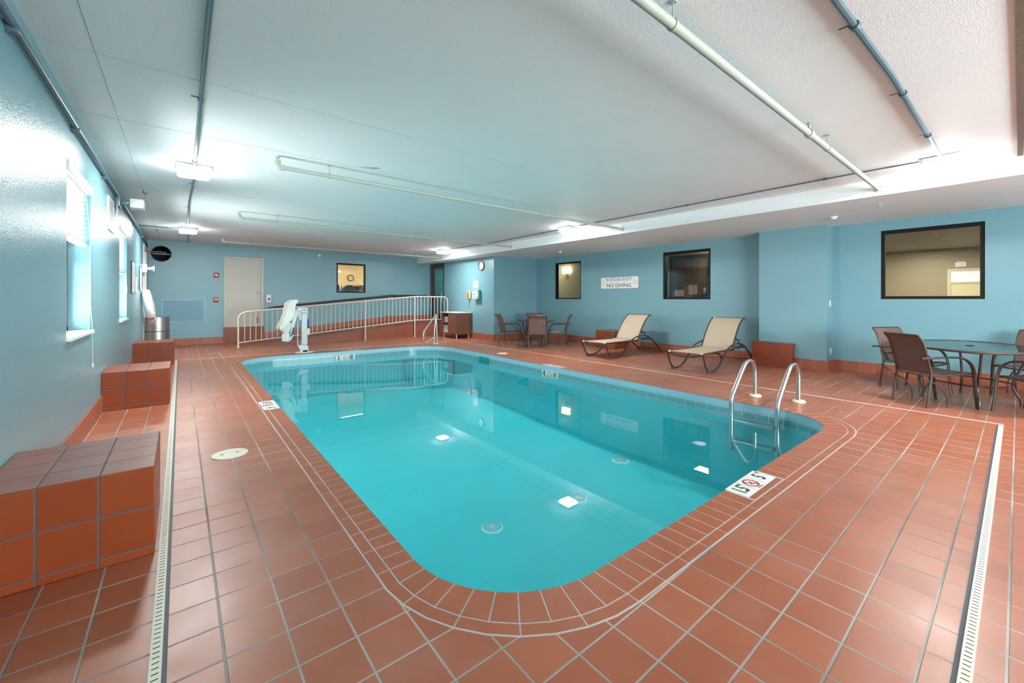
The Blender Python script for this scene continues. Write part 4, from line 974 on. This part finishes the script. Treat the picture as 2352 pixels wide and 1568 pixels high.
def table(label, c, outline, legs, H_, hole):
    o = thing('patio_table', label, 'table', (c[0], c[1], 0), 'brown patio tables with glass tops')
    P = smooth_path([(c[0]+x, c[1]+y, H_-.012) for x, y in outline], 8, True)
    MB().tube(P, .015, 8, closed=True).build('rim', m_brown, o)
    cen = Vector((c[0], c[1], 0)); mb = MB(); top = [Vector((p.x, p.y, 0)) for p in P]
    a = [mb.bm.verts.new((cen.x+(p.x-cen.x)*.985, cen.y+(p.y-cen.y)*.985, H_-.004)) for p in top]; b = [mb.bm.verts.new((v.co.x, v.co.y, H_-.010)) for v in a]; n_ = len(a)
    mb._f(a); mb._f(b[::-1])
    for i in range(n_): mb._f((a[i], b[i], b[(i+1) % n_], a[(i+1) % n_]))
    mb.build('glass_top', m_glasstop, o)
    MB().lathe((c[0], c[1], H_-.012), [(.028, 0), (.04, .004), (.04, .012), (.026, .012), (.026, .0)], 24).build('umbrella_hole_ring', m_black, o)
    for x, y in legs:
        d = Vector((x, y, 0)); 
        pp = smooth_path([(c[0]+x*1.16, c[1]+y*1.16, H_-.02), (c[0]+x*1.04, c[1]+y*1.04, H_*.72), (c[0]+x*.86, c[1]+y*.86, H_*.42), (c[0]+x*.86, c[1]+y*.86, H_*.28), (c[0]+x*.98, c[1]+y*.98, H_*.12), (c[0]+x, c[1]+y, .0)], 4)
        MB().tube(pp, .022, 10, ry=.62).build('leg', m_brown, o)
    mb = MB()
    rp = [(c[0]+x*.86, c[1]+y*.86, H_*.36) for x, y in legs]
    mb.tube(smooth_path(rp, 6, True), .009, 6, closed=True); mb.build('brace_ring', m_brown, o)
oct_ = [(.89*math.cos(a), .53*math.sin(a)) for a in [2*PI*q/8 for q in range(8)]]
rot = lambda P, d: [(x*math.cos(math.radians(d))-y*math.sin(math.radians(d)), x*math.sin(math.radians(d))+y*math.cos(math.radians(d))) for x, y in P]
hexa = rot([(-.89, 0), (-.50, -.50), (.0, -.58), (.50, -.50), (.89, 0), (.50, .50), (0, .58), (-.50, .50)], 8)
table('large glass topped patio table with brown frame at the right edge', (7.72, .40), hexa, [(-.55, -.11), (.11, -.42), (.55, .11), (-.11, .42)], .71, True)
rnd = [(.52*math.cos(2*PI*q/8), .52*math.sin(2*PI*q/8)) for q in range(8)]
table('small round glass topped patio table in the far wall corner', (7.62, 8.62), rnd, [(-.32, .10), (.10, .32), (.32, -.10), (-.10, -.32)], .71, True)

# ------------------------------------------------------------------ right wall: sign, windows, hall
o = thing('pool_rules_sign', 'white sign reading NO LIFEGUARD ON DUTY, NO DIVING on the right wall', 'sign', (XR, 7.02, 1.75))
mb = MB(); yb0, yb1, zb0, zb1 = 6.40, 7.645, 1.598, 1.903
def rrect(x0, x1, z0, z1, r, n_=6):
    P = []
    for cx_, cz2, a0 in ((x1-r, z1-r, 0), (x0+r, z1-r, PI/2), (x0+r, z0+r, PI), (x1-r, z0+r, 3*PI/2)):
        for q in range(n_+1): a = a0+PI/2*q/n_; P.append((cx_+r*math.cos(a), cz2+r*math.sin(a)))
    return P
mb.prism(rrect(yb0, yb1, zb0, zb1, .03), XR-.006, XR-.001, 'yz'); mb.build('board', m_paper, o)
r_, u_ = (0, -1, 0), (0, 0, 1)
text('lettering', 'NO LIFEGUARD ON DUTY', .122, (XR-.0068, 7.03, 1.838), r_, u_, m_grey, o, .60, .0004, .003)
text('lettering', 'NO DIVING', .142, (XR-.0068, 7.03, 1.672), r_, u_, m_ink, o, 1.1, .0004, .0008)
mb = MB()
for q in range(13): mb.box((XR-.0068, 6.75+q*.044, 1.757), (XR-.0062, 6.75+q*.044+.026+.010*(q%2), 1.767))
mb.build('faint_print', simple('faint_ink', (.58, .57, .56, 1), .5), o)
for y in (7.56, 6.49):
    mb = MB(); ring_flat(mb, (XR-.0064, y, 1.755), r_, u_, .058, .049, .0008, slash=True); mb.build('prohibition_symbol', m_pinkink, o)
hall_window(4, 'x', XR, WA, .13, -1); wb_ = hall_window(5, 'x', XR, WB, .13, -1, .045); hall_window(6, 'x', XR, WC, .07, -1, .05)
# signs stuck inside window_5, read from the hall so mirrored from the pool
def back_sign(label, y0, y1, z0, z1, lines):
    x = XR+.075; o = thing('window_sticker', label, 'sign', (x, (y0+y1)/2, z0))
    MB().box((x, y0, z0), (x+.003, y1, z1)).build('sheet', simple('tan_sticker', (.42, .30, .20, 1), .6), o)
    for s_, sz, z in lines: text('lettering', s_, sz, (x-.0008, (y0+y1)/2, z), (0, 1, 0), (0, 0, 1), m_redink, o, .9, .0003, .0006)
back_sign('tan sticker with mirrored NO DIVING in the lower left of the middle window', 5.17, 5.40, 1.37, 1.52, [('NO', .07, 1.483), ('DIVING', .065, 1.408)])
back_sign('tan sticker with mirrored NO LIFEGUARD ON DUTY in the middle window', 4.83, 5.045, 1.41, 1.64, [('WARNING', .034, 1.622), ('NO', .05, 1.578), ('LIFEGUARD', .036, 1.52), ('ON DUTY', .042, 1.46)])
# hall behind the middle and far windows, lobby behind the near one
HX0, HX1, LX1 = XR+.16, 10.6, 15.5
mb = MB().box((HX1, 3.6, 0), (HX1+.1, 5.12, HS)).box((HX1, 5.12, 2.50), (HX1+.1, 6.28, HS)).box((HX1, 6.28, 0), (HX1+.1, 12, HS)).box((HX0, 12, 0), (HX1, 12.1, HS)).box((HX0, 3.5, 0), (HX1+.1, 3.6, HS))
struct('wall_hall', mb, m_tan); struct('floor_hall', MB().box((HX0, 3.5, -.1), (HX1+.1, 12.1, 0)), m_carpet)
m_hc = simple('hall_ceiling_paint', (.42, .37, .29, 1), .6); struct('ceiling_hall', MB().box((HX0, 3.5, 2.64), (HX1+.1, 12.1, 2.74)), m_hc)
struct('wall_lobby', MB().box((LX1, -.9, 0), (LX1+.1, 3.5, HS)).box((HX0, -1.0, 0), (LX1+.1, -.9, HS)).box((HX1+.1, 3.4, 0), (LX1, 3.5, HS)), m_tan)
struct('floor_lobby', MB().box((HX0, -1, -.1), (LX1+.1, 3.5, 0)), m_carpet); struct('ceiling_lobby', MB().box((HX0, -1, 2.64), (LX1+.1, 3.5, 2.74)), m_hc)
area('lobby_fill', (12.6, .3, 2.62), (0, 0, -1), 1.2, .6, 20, (1, .90, .74)); area('lobby_fill', (11.2, 2.0, 2.62), (0, 0, -1), .6, .6, 12, (1, .90, .74)); area('lobby_fill', (14.0, 1.6, 2.62), (0, 0, -1), .9, .6, 22, (1, .90, .74)); area('hall_fill', (10.0, 10.9, 2.62), (0, 0, -1), .5, .5, 7, (1, .86, .62)); area('hall_fill', (10.0, 5.0, 2.62), (0, 0, -1), .4, .4, 6, (1, .90, .75))  # added fill without fixtures: unseen lamps brighten hall and lobby behind the windows
d4 = struct('door_4', MB().box((HX1+.03, 5.21, 0), (HX1+.07, 6.19, 2.42)), m_darkwood)
MB().box((HX1-.02, 5.12, 0), (HX1+.1, 5.21, 2.5)).box((HX1-.02, 6.19, 0), (HX1+.1, 6.28, 2.5)).box((HX1-.02, 5.21, 2.42), (HX1+.1, 6.19, 2.5)).build('door_frame', m_black, d4)
MB().box((HX1+.0, 5.25, 1.42), (HX1+.03, 5.33, 1.60), .006).cyl((HX1-.02, 5.29, 1.46), (HX1-.02, 5.42, 1.46), .012, 8).build('door_lock', m_steel, d4)
tag(MB().box((HX1-.012, 4.98, 1.60), (HX1, 5.05, 1.74)).build('light_switch', m_black, None, (HX1, 5.0, 1.6)), 'dark switch plate on the tan hall wall beside the wood door', 'switch')
o = thing('wall_sconce', 'lit square sconce on the tan wall behind the far right window', 'lamp', (HX1, 10.25, 2.2))
MB().box((HX1-.14, 10.08, 2.21), (HX1-.03, 10.42, 2.44), .012).build('lamp_shade', m_sconce, o)
mb = MB().tube([(HX1-.05, 10.19, 2.15), (HX1-.05, 10.31, 2.15), (HX1-.05, 10.31, 2.01), (HX1-.05, 10.19, 2.01)], .012, 8, closed=True).cyl((HX1-.05, 10.25, 2.15), (HX1-.05, 10.25, 2.22), .01, 8).cyl((HX1, 10.25, 2.08), (HX1-.05, 10.25, 2.15), .01, 8); mb.build('bracket', m_black, o)
# lit lobby window on the hall wall seen through the near window
o = thing('glazed_door', 'white framed glazed door with daylight seen through the near right window', 'door', (LX1, .9, 0))
MB().box((LX1-.04, 1.14, 0), (LX1, 1.20, 2.10)).box((LX1-.04, .20, 2.04), (LX1, 1.14, 2.10)).box((LX1-.04, .20, 0), (LX1, .26, 2.04)).box((LX1-.038, .26, 1.72), (LX1, 1.14, 1.76)).build('door_frame', m_cream, o)
MB().box((LX1-.012, .26, 1.76), (LX1-.002, 1.14, 2.04)).build('bright_pane', simple('daylit_blind', (.7, .7, .75, 1), .5, emit=(.85, .82, .86, 1), estr=.13), o)
MB().box((LX1-.012, .26, 1.1), (LX1-.002, 1.14, 1.72)).build('lower_pane', simple('daylit_lawn', (.5, .45, .25, 1), .5, emit=(.80, .70, .45, 1), estr=.10), o)
o = thing('exit_plaque', 'small white plaque with arched top over the glazed lobby door', 'sign', (LX1, .98, 2.14))
MB().prism([(.86, 2.15), (1.06, 2.15), (1.06, 2.26), (1.02, 2.285), (.90, 2.285), (.86, 2.26)], LX1-.02, LX1-.002, 'yz').build('plate', m_paper, o)
# plates on the pillar's side
tag(MB().box((9.06, 2.19, 1.16), (9.13, 2.1995, 1.275), .003).build('switch_plate', m_cap, None, (9.1, 2.19, 1.2)), 'cream switch plate on the side of the pillar at hand height', 'switch')
tag(MB().box((9.10, 2.19, .29), (9.17, 2.1995, .405), .003).build('outlet_plate', m_cap, None, (9.13, 2.19, .3)), 'cream outlet plate low on the side of the pillar', 'socket')
# soffit fittings
for x, y, lab in ((8.206, 1.94, 'round white smoke detector on the soffit by the pillar'), (8.27, 8.30, 'round white smoke detector on the soffit by the far right window')):
    tag(MB().lathe((x, y, HS), [(.06, 0), (.062, -.012), (.045, -.02), (.042, -.04), (0, -.046)], 28).build('smoke_detector', m_white, None, (x, y, HS)), lab, 'detector', 'detectors on the soffit')
for x, y, lab in ((7.655, 1.27, 'small sprinkler head on the soffit nearest the camera'), (7.725, 5.22, 'small sprinkler head on the soffit before the middle window'), (7.66, 8.94, 'small sprinkler head on the soffit before the far table')):
    o = thing('fire_sprinkler', lab, 'sprinkler', (x, y, HS), 'sprinkler heads on the soffit')
    MB().lathe((x, y, HS), [(.035, 0), (.035, -.004), (.012, -.008)], 20).build('escutcheon', m_white, o)
    MB().cyl((x, y, HS-.006), (x, y, HS-.045), .006, 8).cyl((x, y, HS-.045), (x, y, HS-.047), .018, 12).build('nozzle', m_steel, o)
# windows out of frame that let the daylight in
hall_window(7, 'x', XR, WD, .10, -1, .05); hall_window(8, 'y', YB, BWN, .10, 1, .05)

# ------------------------------------------------------------------ ceiling lamps
def fixture(x, y, label):
    o = thing('ceiling_light', label, 'lamp', (x, y, HC), 'square ceiling lights')
    MB().box((x-.165, y-.165, HC-.062), (x+.165, y+.165, HC-.001), .018, 3).build('housing', m_whitemetal, o)
    MB().box((x-.155, y-.155, HC-.108), (x+.155, y+.155, HC-.062), .022, 3).build('diffuser_rim', m_lensrim, o)
    MB().box((x-.135, y-.135, HC-.1095), (x+.135, y+.135, HC-.1075)).build('diffuser', m_lens, o)
fixture(.122, 6.31, 'square white ceiling light nearest on the left conduit')
fixture(.126, 11.80, 'square white ceiling light on the left conduit near the far wall')
fixture(6.49, .54, 'square white ceiling light at the right picture edge')
fixture(6.48, 6.25, 'square white ceiling light in the middle of the right conduit')
fixture(6.42, 11.70, 'square white ceiling light at the far end of the right conduit')
# conduits
def conduit(label, pts, r, clips, step=1.9, mat=None):
    o = thing('ceiling_conduit', label, 'pipe', pts[0], 'conduits on the ceiling')
    MB().tube(pts, r, 8).build('pipe', mat or m_galv, o)
    P = [Vector(p) for p in pts]; acc_ = .7
    for a, b in zip(P, P[1:]):
        d = b-a; L = d.length; d = d/L if L else d; t_ = acc_
        while t_ < L:
            c = a+d*t_; s_ = Vector((-d.y, d.x, 0))
            MB().tube([c-d*.02, c+d*.02], r*1.45, 10).obox(c+s_*(r*2.2)+Vector((0, 0, r*.9)), d*.008, s_*r*2.0, Vector((0, 0, .0015))).build('strap', mat or m_galv, o); t_ += step
        acc_ = max(.3, t_-L)
zc = HC-.016
conduit('grey conduit along the left of the ceiling before the nearest lamp', [(.115, YB+.1, zc), (.12, 4.1, zc), (.122, 6.16, zc)], .0145, 1)
conduit('grey conduit along the left of the ceiling between and beyond the lamps', [(.13, 6.46, zc), (.135, 6.9, zc), (.10, 8.5, zc), (.115, 11.65, zc)], .011, 1)
conduit('short grey conduit from the far left lamp to the far wall', [(.14, 11.97, zc), (.15, 14.74, zc)], .009, 1)
conduit('thin conduit from the left wall to the far left lamp', [(XL+.01, 11.93, zc), (-.35, 11.93, zc), (-.03, 11.82, zc)], .010, 1)
conduit('dark conduit crossing the ceiling at the right above the sprinkler pipe', [(1.0, .66, zc), (2.64, .61, zc), (3.83, .565, zc), (6.30, .545, zc)], .018, 1, 1.25)
conduit('dark conduit on the right ceiling from the edge lamp to the middle lamp', [(6.40, .72, zc), (6.39, 1.3, zc), (6.44, 4.2, zc), (6.47, 6.08, zc)], .009, 1)
conduit('dark conduit on the right ceiling from the middle lamp to the far lamp', [(6.50, 6.42, zc), (6.60, 9.3, zc), (6.44, 11.54, zc)], .009, 1)
# sprinkler pipes
def sprinkler(label, y, x0, r, coup, hang, elbow=True):
    z = HC-.125
    o = thing('sprinkler_pipe', label, 'pipe', (x0, y, z), 'painted sprinkler pipes under the ceiling')
    MB().cyl((x0, y, z), (BX-.002, y, z), r, 14).build('pipe', m_pipe, o)
    if elbow: MB().tube(smooth_path([(x0+.05, y, z), (x0+.0, y, z), (x0-.02, y, z+.03), (x0-.02, y, HC-.05)], 4), r*1.25, 12).cyl((x0-.02, y, HC-.05), (x0-.02, y, HC-.02), .010, 8).cyl((x0-.02, y, HC-.02), (x0-.02, y, HC-.017), .025, 12).build('elbow', m_pipe, o)
    for x in coup:
        MB().cyl((x-.03, y, z), (x+.03, y, z), r*1.35, 14).cyl((x, y, z+r), (x, y, HC-.035), .010, 8).cyl((x, y, HC-.035), (x, y, HC-.032), .022, 12).build('tee', m_pipe, o)
    for x in hang:
        MB().cyl((x, y, z+r), (x, y, HC), .004, 6).lathe((x, y, z), [(r+.001, -.01), (r+.005, -.01), (r+.005, .01), (r+.001, .01)], 14, 'x').box((x-.02, y-.015, HC-.004), (x+.02, y+.015, HC)).build('hanger', m_pipe, o)
    MB().cyl((BX-.012, y, z), (BX-.002, y, z), r*1.6, 16).build('flange', m_pipe, o)
sprinkler('painted sprinkler pipe nearest the camera, upper right', 1.17, -.2, .027, (4.22,), (2.0, 4.75))
sprinkler('painted sprinkler pipe, second from the camera', 5.20, .84, .024, (4.13,), (1.35, 4.7))
sprinkler('painted sprinkler pipe, third from the camera', 8.92, .83, .024, (4.20,), (1.4, 4.9))
sprinkler('painted sprinkler pipe farthest from the camera', 12.88, .84, .022, (4.3,), (1.4, 4.9))
for x, y, lab in ((-.42, 8.15, 'small black hook in the ceiling seam near the left lamp'), (-.42, 12.35, 'small black hook in the ceiling seam near the far left lamp')):
    tag(MB().tube(smooth_path([(x, y, HC-.001), (x, y, HC-.03), (x+.02, y, HC-.05), (x+.035, y, HC-.035), (x+.03, y, HC-.02)]), .004, 6).build('ceiling_hook', m_black, None, (x, y, HC)), lab, 'hook', 'hooks in the ceiling seam')
# patch marks left on the ceiling paint
struct('trim_4', MB().prism([(1.62, 5.02), (1.80, 5.00), (1.86, 4.93), (1.80, 4.9), (1.72, 4.97)], HC-.0012, HC, 'xy'), m_seam)
# ground outside the windows
struct('ground_outside', MB().box((-14, -16, -.35), (XL-.25, 26, -.3)).box((XL-.25, -16, -.35), (24, YB-.25, -.3)), m_lot)
